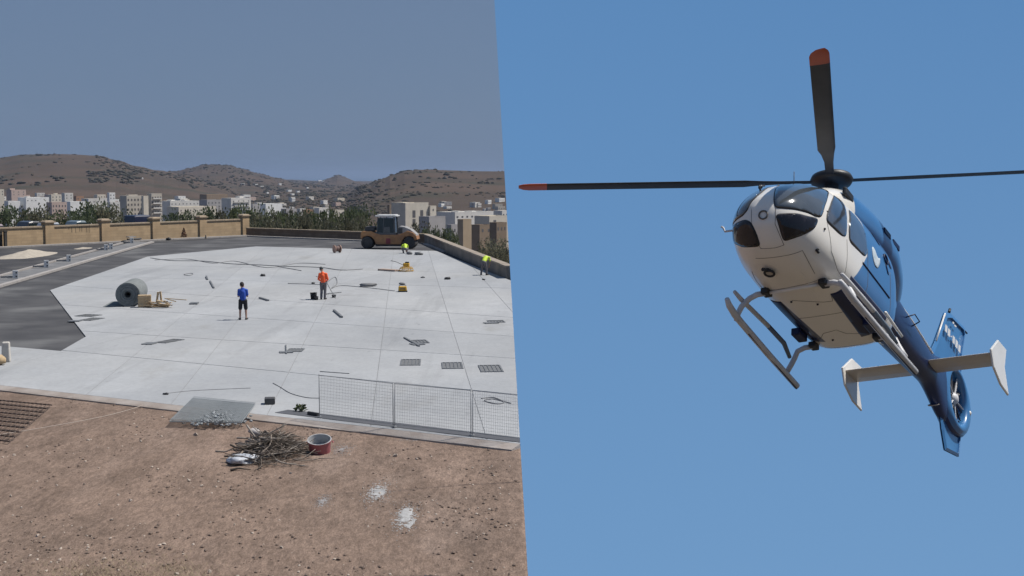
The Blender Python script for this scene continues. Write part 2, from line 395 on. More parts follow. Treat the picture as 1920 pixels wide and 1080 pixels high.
def land_z(u, D):
    b = interp(BASE, D); z = b
    for R, w, tab in RIDGES:
        R *= 3; w *= 3; v = interp(tab, u); zr = CAM_H + (HOR - v) / FPX * R
        if zr < -40: zr = -40
        d = (D - R) / w
        k = math.exp(-(abs(d) ** 2.2) * (1.0 if d < 0 else 0.6))
        z = max(z, b + (zr - b) * k)
    hgt = max(0, z - b)
    x = (u - 960) / FPX * D
    z += min(1, D / 2100) * (4.5 * fbm(x, D, 0.002, 4) + 1.2 * fbm(x, D, 0.01, 3, 4.0)) * (0.35 + min(1, hgt / 36)) * 0.8
    # field terraces
    if 1500 < D < 7800:
        st = 6.6; q = z / st; fr = q - math.floor(q); z = st * (math.floor(q) + min(1, fr * 1.0) ** 2.2) * 0.55 + z * 0.45
    return z
def far_land():
    us = [-420 + 9.0 * i for i in range(192)]; Ds = [88 * (18600 / 88) ** (j / 210) for j in range(211)]
    V = []; F = []
    for D in Ds:
        for u in us: V.append(((u - 960) / FPX * D, D, land_z(u, D)))
    W = len(us)
    for j in range(len(Ds) - 1):
        for i in range(W - 1):
            # keep clear of the yard itself
            F.append((j * W + i, j * W + i + 1, (j + 1) * W + i + 1, (j + 1) * W + i))
    wall_line = [v2(gp(*p)) for p in ((-900, 470), (-60, 464), (462, 440), (690, 449), (797, 455), (957, 524), (990, 537))]
    def behind(x, y):
        if x < wall_line[0].x: return y > 60
        for a, b in zip(wall_line, wall_line[1:]):
            if a.x <= x <= b.x: return y > a.y + (b.y - a.y) * (x - a.x) / (b.x - a.x) + 0.3
        return x > wall_line[-1].x and y > wall_line[-1].y + 0.3
    F = [f for f in F if all(behind(V[i][0], V[i][1]) for i in f)] 
    m = pmat('dry_hill', (0.098, 0.072, 0.056), (0.074, 0.058, 0.046), scale=0.004, rough=1.0, spec=0.05, world_co=True, detail=14,
             c3=(0.062, 0.056, 0.042), s3=0.007, contrast=(0.38, 0.62))
    return mesh_obj('hills', V, F, m, smooth=False)
tag(far_land(), kind='structure')
sea = MB().prism([Vector((-40000, 12000)), Vector((40000, 12000)), Vector((40000, 70000)), Vector((-40000, 70000))], -116, -108)
tag(sea.build('sea', pmat('sea_water', (0.07, 0.125, 0.20), (0.06, 0.11, 0.18), scale=0.002, rough=0.5, spec=0.3, world_co=True)), kind='structure')
# ================================================================== WALLS
def block_mat(name, c1, c2, mortar, bw, bh, squeeze=0.012):
    m = bpy.data.materials.new(name); m.use_nodes = True; nt = m.node_tree; L = nt.links; b = nt.nodes['Principled BSDF']
    b.inputs['Roughness'].default_value = 0.92; b.inputs['Specular IOR Level'].default_value = 0.15
    tc = nd(nt, 'ShaderNodeTexCoord'); mp = nd(nt, 'ShaderNodeMapping'); mp.inputs['Rotation'].default_value = (radians(90), 0, 0)
    L.new(tc.outputs['Object'], mp.inputs[0])
    br = nd(nt, 'ShaderNodeTexBrick'); br.inputs['Scale'].default_value = 1.0
    br.inputs['Color1'].default_value = (*c1, 1); br.inputs['Color2'].default_value = (*c2, 1); br.inputs['Mortar'].default_value = (*mortar, 1)
    br.inputs['Mortar Size'].default_value = squeeze; br.inputs['Brick Width'].default_value = bw; br.inputs['Row Height'].default_value = bh
    L.new(mp.outputs[0], br.inputs['Vector'])
    n = nd(nt, 'ShaderNodeTexNoise'); n.inputs['Scale'].default_value = 1.3; n.inputs['Detail'].default_value = 8; L.new(tc.outputs['Object'], n.inputs['Vector'])
    h = nd(nt, 'ShaderNodeHueSaturation'); r = nd(nt, 'ShaderNodeMapRange'); r.inputs[3].default_value = 0.72; r.inputs[4].default_value = 1.25
    L.new(n.outputs[0], r.inputs[0]); L.new(r.outputs[0], h.inputs['Value']); L.new(br.outputs['Color'], h.inputs['Color']); L.new(h.outputs[0], b.inputs['Base Color'])
    return m
M_yel = block_mat('yellow_limestone', (0.46, 0.335, 0.205), (0.40, 0.29, 0.178), (0.33, 0.245, 0.16), 1.1, 0.28)
M_brn = block_mat('brown_stone', (0.23, 0.165, 0.115), (0.19, 0.135, 0.095), (0.14, 0.10, 0.075), 1.0, 0.27)
M_cop = pmat('coping_stone', (0.36, 0.285, 0.205), (0.30, 0.235, 0.165), scale=1.2, rough=0.92, bump=0.2, bscale=8)
M_stain = pmat('water_stain', (0.13, 0.11, 0.075), (0.2, 0.15, 0.09), scale=4, rough=1)
def wall_frame(a, b):
    d = (b - a); L = d.length; return L, atan2(d.y, d.x)
# yellow wall with piers
wa, wb = v2(gp(-60, 467.5)), v2(gp(460, 441.5))
L, rz = wall_frame(wa, wb)
yw = empty('stone_wall', (wa.x, wa.y, 0), rz, 'long yellow limestone wall with capped square piers behind the landing pad', 'wall')
us = [-18, 90, 195, 290, 378, 458]
xs = []
for u in us:
    # where the sight line crosses the wall line
    d = ray(u, 450); dd = Vector((d.x, d.y)); e = (wb - wa).normalized()
    xs.append((dd.x * wa.y - dd.y * wa.x) / (dd.y * e.x - dd.x * e.y))
edges = [-20.0] + xs
for i in range(len(edges) - 1):
    x0, x1 = edges[i] + 0.55, edges[i + 1] - 0.55
    if x1 - x0 < 0.3: continue
    MB().box(((x1 - x0) / 2, 0, 0.82), (x1 - x0 + 0.3, 0.34, 1.84)).build('wall_panel', M_yel, yw, loc=(x0, 0, 0))
    nb = max(1, int((x1 - x0) / 1.25)); w = (x1 - x0) / nb
    for k in range(nb):
        MB().box((0, 0, 0), (w - 0.02, 0.52, 0.16)).build('coping_stone', M_cop, yw, loc=(x0 + w * (k + 0.5), 0, 1.82 + 0.004 * (k % 2)), bevel=0.02)
for i, x in enumerate(xs):
    MB().box((0, 0, 1.03), (1.02, 0.66, 2.3)).build('pier', M_yel, yw, loc=(x, 0, 0))
    cp = MB().box((0, 0, 2.25), (1.24, 0.88, 0.13)).box((0, 0, 2.36), (1.08, 0.74, 0.10), taper=0.75)
    cp.build('pier_cap', M_cop, yw, loc=(x, 0, 0))
sx = xs[1] + 2.2
for k in range(7):
    h = 0.25 + 0.5 * rnd.random()
    MB().box((0, 0, 0), (0.05 + 0.05 * rnd.random(), 0.004, h)).build('water_stain', M_stain, yw, loc=(sx + k * 0.42 + 0.2 * rnd.random(), -0.173, 1.70 - h / 2))
# dark metal gate posts at the far left of the wall
for k, u in enumerate((4, 13)):
    p = gp(u, 464.5); t = empty('gate_post', (p.x, p.y - 0.35, 0), rz, ['dark metal gate post at the picture edge by the yellow wall', 'dark metal gate post just right of its twin by the yellow wall'][k], 'post', 'gate posts by the yellow wall')
    MB().box((0, 0, 0.75), (0.28, 0.2, 1.5)).build('shaft', pmat('dark_iron', (0.05, 0.045, 0.04), (0.03, 0.028, 0.026), rough=0.7), t, bevel=0.01)
    MB().box((0, 0, 1.54), (0.34, 0.26, 0.08)).build('cap', pmat('dark_iron', (0.05, 0.045, 0.04)), t)
# lower brown wall and right retaining wall
def low_wall(name, pa, pb, h, th, label, mat, capm, seg):
    a, b = v2(gp(*pa)), v2(gp(*pb)); L, rz = wall_frame(a, b)
    t = empty(name, (a.x, a.y, 0), rz, label, 'wall')
    MB().box((L / 2, 0, h / 2 - 0.2), (L, th, h + 0.4)).build('wall_face', mat, t)
    w = L / seg
    for k in range(seg):
        MB().box((0, 0, 0), (w - 0.025, th + 0.16, 0.12)).build('coping_stone', capm, t, loc=(w * (k + 0.5), 0, h + 0.06 + 0.005 * (k % 3)), bevel=0.015)
    return t
low_wall('low_wall', (464, 442), (800, 455.5), 0.80, 0.36, 'low brown stone wall with pale coping running behind the road roller', M_brn, M_cop, 16)
M_ret = pmat('retaining_concrete', (0.215, 0.185, 0.16), (0.16, 0.14, 0.12), scale=0.8, rough=0.95, bump=0.2, bscale=10, c3=(0.27, 0.23, 0.19), s3=0.5)
M_retc = pmat('weathered_coping', (0.33, 0.28, 0.23), (0.25, 0.21, 0.17), scale=1.5, rough=0.95, bump=0.3, bscale=9)
low_wall('retaining_wall', (800, 456), (956, 524.5), 0.80, 0.45, 'grey parapet wall receding along the right edge of the pad', M_ret, M_retc, 22)

# ================================================================== ROAD ROLLER
M_or = pmat('orange_paint', (0.43, 0.215, 0.085), (0.30, 0.145, 0.065), scale=2.5, rough=0.5, bump=0.05)
M_rub = pmat('tyre_rubber', (0.05, 0.05, 0.052), (0.085, 0.08, 0.075), scale=6, rough=0.85, bump=0.2)
M_dkm = pmat('dark_metal', (0.045, 0.045, 0.048), (0.07, 0.065, 0.06), scale=4, rough=0.6)
M_cab = pmat('cab_frame_grey', (0.11, 0.12, 0.125), (0.08, 0.085, 0.09), scale=4, rough=0.5)
M_glass = pmat('cab_glass', (0.025, 0.038, 0.038), (0.016, 0.025, 0.027), scale=2, rough=0.12, spec=0.6)
M_wht = pmat('white_paint', (0.62, 0.62, 0.61), (0.52, 0.52, 0.51), scale=3, rough=0.5)
M_red = pmat('red_mark', (0.26, 0.05, 0.06), (0.2, 0.04, 0.05), rough=0.6)
def roller():
    p = gp(731, 466.5); S = 1.0
    t = empty('road_roller', (p.x, p.y, 0.04), radians(-4), 'orange pneumatic road roller with dark glass cab parked at the back', 'road roller')
    W = 0.95
    # side profile of the body (x, z), arched over both axles
    prof = [(-2.58, 1.05), (-2.52, 1.52), (-2.35, 1.62), (-1.55, 1.62), (-1.2, 1.45), (-0.7, 1.3), (0.9, 1.3), (1.3, 1.42), (1.75, 1.66), (2.3, 1.5), (2.6, 1.2), (2.66, 0.85), (2.45, 0.78), (2.3, 1.08), (1.95, 1.22), (1.55, 1.12), (1.3, 0.8), (1.15, 0.42), (-1.15, 0.42), (-1.3, 0.85), (-1.55, 1.1), (-1.9, 1.2), (-2.3, 1.1), (-2.45, 0.9)]
    V = [Vector((x, -W, z)) for x, z in prof] + [Vector((x, W, z)) for x, z in prof]; n = len(prof)
    F = [tuple(range(n - 1, -1, -1)), tuple(range(n, 2 * n))] + [(i, (i + 1) % n, n + (i + 1) % n, n + i) for i in range(n)]
    body = MB().add(V, F).build('body', M_or, t, bevel=0.04)
    MB().box((0, -W - 0.012, 0.72), (0.42, 0.02, 0.5)).build('emblem_or_glint', M_red, body)
    MB().box((0, 0, 0.34), (2.4, 1.7, 0.22)).build('belly_frame', M_dkm, t)
    for k, cx in enumerate((-1.98, 1.95)):
        for j in range(4):
            y = -0.72 + 0.48 * j
            M = Matrix.Translation((cx, y, 0.56)) @ Matrix.Rotation(pi / 2, 4, 'X')
            w = MB().lathe([(0.30, -0.19), (0.50, -0.20), (0.55, -0.15), (0.56, 0), (0.55, 0.15), (0.50, 0.20), (0.30, 0.19)], 24, M).build('wheel', M_rub, t, smooth=True)
            MB().lathe([(0.0, -0.16), (0.1, -0.17), (0.3, -0.15), (0.3, 0.15), (0.1, 0.17), (0.0, 0.16)], 20, M).build('rim', M_dkm, w)
    cab = MB()
    for x in (-1.05, -0.45, 0.55, 0.62):
        for y in (-0.82, 0.82): cab.tube([(x * 1.0, y, 1.3), (x * 0.92, y * 0.95, 2.9)], 0.05, 6)
    cab.box((-0.2, 0, 1.38), (1.8, 1.72, 0.2)).build('cab_frame', M_cab, t)
    gl = MB().box((-0.21, 0, 2.12), (1.62, 1.6, 1.42), taper=0.93).build('cab_glass', M_glass, t)
    MB().box((-0.2, 0, 3.0), (2.0, 1.9, 0.12)).box((-0.2, 0, 3.09), (1.7, 1.6, 0.08)).build('cab_roof', M_wht, t, bevel=0.03)
    MB().box((-0.15, -0.815, 1.75), (0.6, 0.03, 0.5)).build('door_panel', M_cab, t)
    MB().box((-1.75, 0, 1.83), (1.0, 1.3, 0.42), taper=0.86).build('rear_hood', M_dkm, t, bevel=0.05)
    hood = [(0.95, 1.3), (1.0, 2.08), (1.5, 2.02), (2.05, 1.78), (2.55, 1.35), (2.62, 1.1), (1.8, 1.3)]
    V = [Vector((x, -0.78, z)) for x, z in hood] + [Vector((x, 0.78, z)) for x, z in hood]; n = len(hood)
    MB().add(V, [tuple(range(n - 1, -1, -1)), tuple(range(n, 2 * n))] + [(i, (i + 1) % n, n + (i + 1) % n, n + i) for i in range(n)]).build('engine_hood', pmat('hood_grey', (0.34, 0.33, 0.32), (0.26, 0.25, 0.24), rough=0.5), t, bevel=0.04)
    MB().box((1.05, -0.79, 1.66), (0.5, 0.02, 0.5)).build('vent_grille', M_dkm, t)
    MB().tube([(0.85, -0.7, 2.0), (0.86, -0.7, 2.5)], 0.045, 8).build('exhaust', M_dkm, t)
    MB().tube([(0.7, -0.9, 2.3), (0.85, -1.1, 2.35)], 0.02, 6).box((0.9, -1.14, 2.3), (0.08, 0.14, 0.3)).build('mirror', M_dkm, t)
    for s in (-0.6, 0.6): MB().tube([(2.45, s, 1.35), (2.55, s * 1.03, 1.2)], 0.06, 8).build('headlight', M_wht, t)
roller()

# ================================================================== PEOPLE
def capsule_mesh(segs, voxel):
    """tapered limbs -> one continuous skin"""
    mb = MB()
    for a, b, ra, rb in segs:
        a, b = Vector(a), Vector(b); d = (b - a); L = max(d.length, 1e-4); q = d.to_track_quat('Z', 'Y').to_matrix().to_4x4()
        prof = [(0.001, -ra), (ra * 0.6, -ra * 0.8), (ra * 0.92, -ra * 0.4), (ra, 0), (rb, L), (rb * 0.92, L + rb * 0.4), (rb * 0.6, L + rb * 0.8), (0.001, L + rb)]
        mb.lathe(prof, 12, Matrix.Translation(a) @ q)
    me = bpy.data.meshes.new('tmp'); me.from_pydata([tuple(v) for v in mb.v], [], mb.f); me.update()
    bm = bmesh.new(); bm.from_mesh(me); bmesh.ops.remove_doubles(bm, verts=bm.verts, dist=0.0008); bmesh.ops.recalc_face_normals(bm, faces=bm.faces); bm.to_mesh(me); bm.free()
    o = bpy.data.objects.new('tmp', me); COL.objects.link(o)
    r = o.modifiers.new('r', 'REMESH'); r.mode = 'VOXEL'; r.voxel_size = voxel
    s = o.modifiers.new('s', 'SMOOTH'); s.iterations = 4; s.factor = 0.5
    dg = bpy.context.evaluated_depsgraph_get(); ev = o.evaluated_get(dg); out = bpy.data.meshes.new_from_object(ev)
    bpy.data.objects.remove(o)
    for p in out.polygons: p.use_smooth = True
    return out
def skin_obj(name, segs, mat, parent, voxel=0.016):
    me = capsule_mesh(segs, voxel); me.materials.clear(); me.materials.append(mat)
    o = bpy.data.objects.new(name, me); link(o, parent); return o
M_skin = pmat('skin', (0.42, 0.25, 0.18), (0.36, 0.21, 0.15), scale=8, rough=0.6)
M_hair = pmat('dark_hair', (0.018, 0.014, 0.012), (0.03, 0.022, 0.018), scale=30, rough=0.8, bump=0.4, bscale=80)
M_shoe = pmat('dark_shoes', (0.03, 0.028, 0.027), (0.05, 0.045, 0.04), rough=0.8)
def hand(segs, w, d, s):
    """palm and five fingers from the wrist w along direction d"""
    d = Vector(d).normalized(); side = d.cross(Vector((0, 1, 0))).normalized() if abs(d.y) < 0.9 else Vector((1, 0, 0))
    w = Vector(w); palm = w + d * 0.085; segs.append((w, palm, 0.028, 0.036))
    nrm = d.cross(side).normalized()
    for k, (o, l) in enumerate(((-0.032, 0.062), (-0.011, 0.075), (0.011, 0.070), (0.031, 0.055))):
        b = palm + side * o; m = b + d * l * 0.6 + nrm * 0.01; segs.append((b, m, 0.0105, 0.010)); segs.append((m, m + d * l * 0.45 + nrm * 0.02, 0.010, 0.009))
    b = w + d * 0.03 - side * 0.028 * s; m = b + d * 0.035 - side * 0.03 * s; segs.append((b, m, 0.013, 0.011)); segs.append((m, m + d * 0.03 - side * 0.005 * s, 0.011, 0.010))
def person(px, rz, label, J, top, bottom, hat=None, name='person', z=PZ):
    p = gp(px[0], px[1], z)
    t = empty(name, (p.x, p.y, z), rz, label, 'person')
    hd, nk, ch, pv = [Vector(J[k]) for k in ('head', 'neck', 'chest', 'pelvis')]
    segs = [(nk, hd, 0.062, 0.06), (hd - (hd - nk).normalized() * 0.03, hd + (hd - nk).normalized() * 0.06, 0.092, 0.098), (ch, nk, 0.125, 0.075), (pv, ch, 0.125, 0.145)]
    f = Vector(J['face']).normalized()
    up = (hd - nk).normalized(); sd = up.cross(f).normalized()
    segs += [(hd + f * 0.085 - up * 0.01, hd + f * 0.108 - up * 0.02, 0.017, 0.016), (hd + f * 0.07 - up * 0.075, hd + f * 0.08 - up * 0.07, 0.035, 0.028)]
    for s in (-1, 1): segs += [(hd + sd * s * 0.092, hd + sd * s * 0.1 + up * 0.03, 0.018, 0.018)]
    sh = {}; 
    for s, k in ((-1, 'L'), (1, 'R')):
        a, b, c = [Vector(q) for q in J['arm' + k]]; segs += [(ch.lerp(nk, 0.55), a, 0.085, 0.066), (a, b, 0.055, 0.043), (b, c, 0.042, 0.028)]
        hand(segs, c, J.get('hand' + k, (c - b)), s)
        h, kn, an = [Vector(q) for q in J['leg' + k]]; segs += [(pv, h, 0.11, 0.098), (h, kn, 0.092, 0.06), (kn, an, 0.06, 0.04)]
        fw = Vector(J['foot' + k]); segs += [(an - Vector((0, 0, 0.02)) - fw * 0.03, an + fw * 0.17 - Vector((0, 0, 0.045)), 0.042, 0.034)]
    skin_obj('body', segs, M_skin, t, 0.013)
    g = 0.008
    up_segs = [(ch, nk - (nk - ch) * 0.22, 0.14 + g, 0.095 + g), (pv + (ch - pv) * 0.1, ch, 0.14 + g, 0.15 + g)]
    lo_segs = [(pv - (ch - pv) * 0.05, pv + (ch - pv) * 0.2, 0.13 + g, 0.132 + g)]
    for k in 'LR':
        a, b, c = [Vector(q) for q in J['arm' + k]]; e = a.lerp(b, 0.72) if not J.get('long_sleeve') else b
        up_segs += [(ch.lerp(nk, 0.55), a, 0.09 + g, 0.07 + g), (a, e, 0.06 + g, 0.056 + g)]
        if J.get('long_sleeve'): up_segs.append((b, b.lerp(c, 0.93), 0.05 + g, 0.035 + g))
        h, kn, an = [Vector(q) for q in J['leg' + k]]; lo_segs += [(pv, h, 0.115 + g, 0.103 + g)]
        if bottom[1] == 'short': lo_segs += [(h, h.lerp(kn, 0.86), 0.098 + g, 0.085 + g)]
        else: lo_segs += [(h, kn, 0.096 + g, 0.07 + g), (kn, kn.lerp(an, 0.95), 0.07 + g, 0.06 + g)]
    skin_obj(top[1], up_segs, top[0], t); skin_obj('shorts' if bottom[1] == 'short' else 'trousers', lo_segs, bottom[0], t)
    for k in 'LR':
        an = Vector(J['leg' + k][2]); fw = Vector(J['foot' + k])
        skin_obj('shoe', [(an - Vector((0, 0, 0.03)) - fw * 0.04, an + fw * 0.19 - Vector((0, 0, 0.045)), 0.052, 0.042)], M_shoe, t, 0.014)
    if hat: skin_obj('cap', [(hd + up * 0.035 - f * 0.015, hd + up * 0.085 - f * 0.01, 0.108, 0.085), (hd + up * 0.06 + f * 0.06, hd + up * 0.05 + f * 0.16, 0.05, 0.035)], hat, t, 0.016)
    else: skin_obj('hair', [(hd + up * 0.03 - f * 0.03, hd + up * 0.075 - f * 0.015, 0.10, 0.094), (hd - up * 0.03 - f * 0.05, hd + up * 0.03 - f * 0.04, 0.07, 0.085)], M_hair, t, 0.016)
    return t
M_bluT = pmat('blue_shirt', (0.025, 0.085, 0.42), (0.018, 0.06, 0.32), scale=5, rough=0.85)
M_blk = pmat('black_cloth', (0.014, 0.014, 0.017), (0.02, 0.02, 0.024), scale=5, rough=0.9)
M_hiO = pmat('orange_hivis', (0.95, 0.14, 0.035), (0.8, 0.10, 0.03), scale=5, rough=0.7)
M_gtr = pmat('grey_trousers', (0.12, 0.12, 0.145), (0.16, 0.14, 0.135), scale=4, rough=0.9)
M_hiY = pmat('yellow_hivis', (0.62, 0.80, 0.06), (0.5, 0.68, 0.05), scale=5, rough=0.7)
M_cap = pmat('dark_cap', (0.05, 0.06, 0.06), (0.035, 0.04, 0.042), rough=0.9)
# man in blue, seen from behind, looking at something held in front of him
person((456, 599.5), radians(8), 'man in blue t-shirt and black shorts looking down at his hands', dict(head=(-0.03, 0.08, 1.60), neck=(0, 0.03, 1.46), chest=(0, 0, 1.27), pelvis=(0, 0, 0.93), face=(-0.25, 1, -0.55),
    armL=[(-0.17, 0.0, 1.37), (-0.21, 0.05, 1.09), (-0.10, 0.28, 1.14)], armR=[(0.17, 0.0, 1.37), (0.21, 0.05, 1.09), (0.06, 0.28, 1.14)],
    legL=[(-0.10, 0, 0.88), (-0.13, 0.03, 0.48), (-0.14, -0.01, 0.08)], legR=[(0.10, 0, 0.88), (0.13, 0.03, 0.48), (0.14, 0.0, 0.08)], footL=(-0.3, 0.95, 0), footR=(0.25, 0.97, 0)),
    (M_bluT, 'shirt'), (M_blk, 'short'))
person((606, 561.5), radians(-5), 'worker in orange high visibility jacket and grey trousers holding a tool', dict(head=(-0.10, 0.10, 1.62), neck=(-0.03, 0.04, 1.47), chest=(0, 0, 1.26), pelvis=(0.02, -0.02, 0.93), face=(-0.6, 0.8, -0.4), long_sleeve=True,
    armL=[(-0.18, 0.0, 1.37), (-0.25, 0.03, 1.10), (-0.18, 0.24, 0.98)], armR=[(0.18, 0.0, 1.37), (0.25, 0.03, 1.10), (0.16, 0.26, 1.0)],
    legL=[(-0.08, 0, 0.88), (-0.09, 0.02, 0.48), (-0.10, -0.02, 0.08)], legR=[(0.11, 0, 0.88), (0.10, 0.04, 0.48), (0.09, 0.0, 0.08)], footL=(-0.3, 0.95, 0), footR=(0.2, 0.97, 0)),
    (M_hiO, 'jacket'), (M_gtr, 'long'), hat=M_cap)
# crouching worker by the roller, bent over, seen from behind
crouch = dict(head=(0, 0.52, 0.62), neck=(0, 0.42, 0.70), chest=(0, 0.26, 0.68), pelvis=(0, -0.10, 0.40), face=(0, 0.6, -0.8), long_sleeve=False,
    armL=[(-0.20, 0.34, 0.68), (-0.28, 0.45, 0.42), (-0.14, 0.62, 0.22)], armR=[(0.20, 0.34, 0.68), (0.28, 0.45, 0.42), (0.14, 0.62, 0.22)], handL=(0, 0.4, -0.9), handR=(0, 0.4, -0.9),
    legL=[(-0.10, -0.05, 0.38), (-0.22, 0.32, 0.40), (-0.15, 0.02, 0.09)], legR=[(0.10, -0.05, 0.38), (0.22, 0.32, 0.40), (0.15, 0.02, 0.09)], footL=(-0.2, 0.98, 0), footR=(0.2, 0.98, 0))
person((760, 475), radians(10), 'worker in yellow shirt crouching on the pad in front of the road roller', crouch, (M_hiY, 'shirt'), (M_gtr, 'long'), hat=M_cap)
# worker bending at the parapet
bend = dict(head=(-0.02, 0.40, 1.08), neck=(0, 0.36, 1.19), chest=(0, 0.24, 1.16), pelvis=(0, -0.10, 0.90), face=(0, 0.35, -1), long_sleeve=False,
    armL=[(-0.20, 0.34, 1.17), (-0.24, 0.40, 0.87), (-0.16, 0.46, 0.62)], armR=[(0.20, 0.34, 1.17), (0.24, 0.42, 0.87), (0.16, 0.46, 0.62)],
    legL=[(-0.10, -0.10, 0.85), (-0.16, 0.0, 0.46), (-0.22, -0.05, 0.08)], legR=[(0.10, -0.10, 0.85), (0.14, 0.02, 0.46), (0.16, 0.02, 0.08)], footL=(-0.2, 0.98, 0), footR=(0.2, 0.98, 0))
person((908, 516), radians(-25), 'worker in yellow shirt bending over beside the right parapet wall', bend, (M_hiY, 'shirt'), (M_gtr, 'long'))
# ================================================================== THINGS ON THE PAD
def hgt(px): return (px[1] - HOR) / CAM_H            # px per metre at a ground row
M_roll = pmat('grey_matting', (0.20, 0.215, 0.215), (0.15, 0.165, 0.165), scale=6, rough=0.95, bump=0.4, bscale=60)
M_wood = pmat('pale_timber', (0.50, 0.38, 0.235), (0.40, 0.29, 0.17), scale=3, rough=0.85, stretch=(1, 6, 6))
M_steel = pmat('dull_steel', (0.20, 0.205, 0.21), (0.14, 0.145, 0.15), scale=5, rough=0.6, metal=0.3)
M_hatch = pmat('hatch_grey', (0.165, 0.17, 0.175), (0.12, 0.125, 0.13), scale=4, rough=0.8)
M_blkp = pmat('black_plastic', (0.02, 0.02, 0.022), (0.03, 0.03, 0.032), rough=0.6)
M_yelp = pmat('yellow_paint', (0.62, 0.36, 0.03), (0.5, 0.28, 0.025), scale=4, rough=0.55)
def matting_roll():
    p = gp(240, 575, PZ); q = gp(281, 548, PZ); d = Vector((q.x - p.x, q.y - p.y, 0)); d = d.normalized() * 3.0
    R = 0.62; t = empty('matting_roll', (p.x, p.y, PZ), 0, 'big grey roll of matting lying on the pad', 'roll')
    rot = d.to_track_quat('Z', 'Y').to_matrix().to_4x4()
    # spiral edge shown by concentric rings at the open end
    prof = [(0.16, 0.0), (0.16, 0.06), (0.26, 0.055), (0.27, 0.0), (0.36, 0.0), (0.365, 0.03), (0.385, 0.03), (0.39, 0.0), (0.48, 0.0), (0.485, 0.025), (0.505, 0.025), (0.51, 0.0), (R - 0.02, 0.0), (R, 0.03), (R + 0.01, 1.5), (R, 2.97), (R - 0.05, 3.0), (0.16, 3.0), (0.16, 0.0)]
    Mx = Matrix.Translation((0, 0, R)) @ rot
    MB().lathe(prof, 48, Mx).build('roll_body', M_roll, t, smooth=True, angle=35)
    MB().lathe([(0.155, 0.1), (0.10, 0.1), (0.10, 2.9), (0.155, 2.9)], 24, Mx).build('core_tube', M_blkp, t, smooth=True)
    # loose end lying on the ground to the left
    e = d.normalized(); s = Vector((e.y, -e.x, 0)) * -1
    V = []; F = []
    for i in range(9):
        a = i / 8
        for l in (0.05, 2.95): V.append(e * l + s * (0.1 + 1.15 * a) + Vector((0, 0, 0.02 + 0.03 * (1 - a) ** 2 + 0.25 * max(0, 0.3 - a))))
    for i in range(8): F.append((2 * i, 2 * i + 1, 2 * i + 3, 2 * i + 2))
    fl = mesh_obj('loose_flap', V, F, M_roll, t); so_ = fl.modifiers.new('s', 'SOLIDIFY'); so_.thickness = 0.015
matting_roll()
def crate_stack():
    p = gp(284, 576, PZ)
    t = empty('timber_crate', (p.x - 0.35, p.y + 0.05, PZ), radians(12), 'pale wooden crate of upright boards against the matting roll', 'crate')
    for k in range(4): MB().box((0, 0, 0), (0.155, 0.5, 0.62)).build('board', M_wood, t, loc=(-0.24 + 0.16 * k, 0, 0.31), bevel=0.008)
    for z in (0.12, 0.5): MB().box((0, -0.27, z), (0.66, 0.03, 0.09)).build('batten', M_wood, t)
    b = empty('timber_offcuts', (p.x + 0.45, p.y - 0.05, PZ), 0, 'heap of pale timber offcuts and boards beside the wooden crate', 'timber')
    for k in range(16):
        l = 0.4 + 0.7 * rnd.random(); r = rnd.uniform(-0.5, 0.5); M = (Matrix.Rotation(r + 0.2, 3, 'Z') @ Matrix.Rotation(rnd.uniform(-0.35, 0.35), 3, 'Y'))
        MB().box((0, 0, 0), (l, 0.10 + 0.1 * rnd.random(), 0.045), M=M).build('board', M_wood, b, loc=(rnd.gauss(0, 0.22), rnd.gauss(0, 0.25), 0.06 + 0.38 * (k / 16) * rnd.random()))
    MB().box((0, 0, 0), (0.09, 0.09, 0.55), M=Matrix.Rotation(0.15, 3, 'Y')).build('board', M_wood, b, loc=(-0.15, 0.1, 0.5))
    MB().box((0, 0, 0), (0.09, 0.09, 0.5), M=Matrix.Rotation(-0.1, 3, 'Y')).build('board', M_wood, b, loc=(0.02, 0.12, 0.55))
crate_stack()
# hatches: recessed grilles and opened frames
def hatch(u, v, w, l, rz, label, lid=False, name='floor_hatch'):
    p = gp(u, v, PZ); t = empty(name, (p.x, p.y, PZ), rz, label, 'hatch', 'hatches let into the pad')
    fr = MB()
    for s in (-1, 1): fr.box((s * w / 2, 0, 0.012), (0.06, l + 0.06, 0.03)); fr.box((0, s * l / 2, 0.0121), (w - 0.06, 0.06, 0.03))
    fr.build('frame', M_steel, t)
    MB().box((0, 0, 0.004), (w - 0.06, l - 0.06, 0.006)).build('cover', M_hatch, t)
    n = int(w / 0.13)
    for k in range(1, n): MB().box((0, 0, 0), (0.035, l - 0.07, 0.02)).build('bar', M_steel, t, loc=(-w / 2 + w * k / n, 0, 0.014))
    if lid:
        MB().box((0, 0, 0), (w * 0.9, l * 0.5, 0.03)).build('lid', M_steel, t, loc=(-w * 0.45, -l * 0.85, 0.02), rz=0.25)
    return t
hatch(770, 680, 0.66, 1.5, radians(3), 'leftmost of three dark grilles in a row near the fence')
hatch(848, 686, 0.68, 1.5, radians(4), 'middle of three dark grilles in a row near the fence')
hatch(920, 691.5, 0.72, 1.6, radians(5), 'rightmost of three dark grilles in a row near the fence')
hatch(318, 640, 0.5, 1.2, radians(-22), 'open hatch with lid beside it, alone in the middle front of the pad', True)
hatch(172, 599, 0.6, 1.1, radians(-16), 'lower open hatch by the corner of the dark asphalt', True)
hatch(166, 592, 0.9, 0.8, radians(-18), 'upper hatch close to the corner of the dark asphalt')
hatch(554, 657, 0.55, 0.8, 0, 'open hatch with pale frame below the worker in orange', True)
hatch(788, 641, 0.55, 1.0, radians(12), 'hatch with a loose bar lying by it above the grilles', True)
hatch(930, 603, 0.7, 0.8, radians(8), 'hatch far right on the pad near the terrace edge', True)
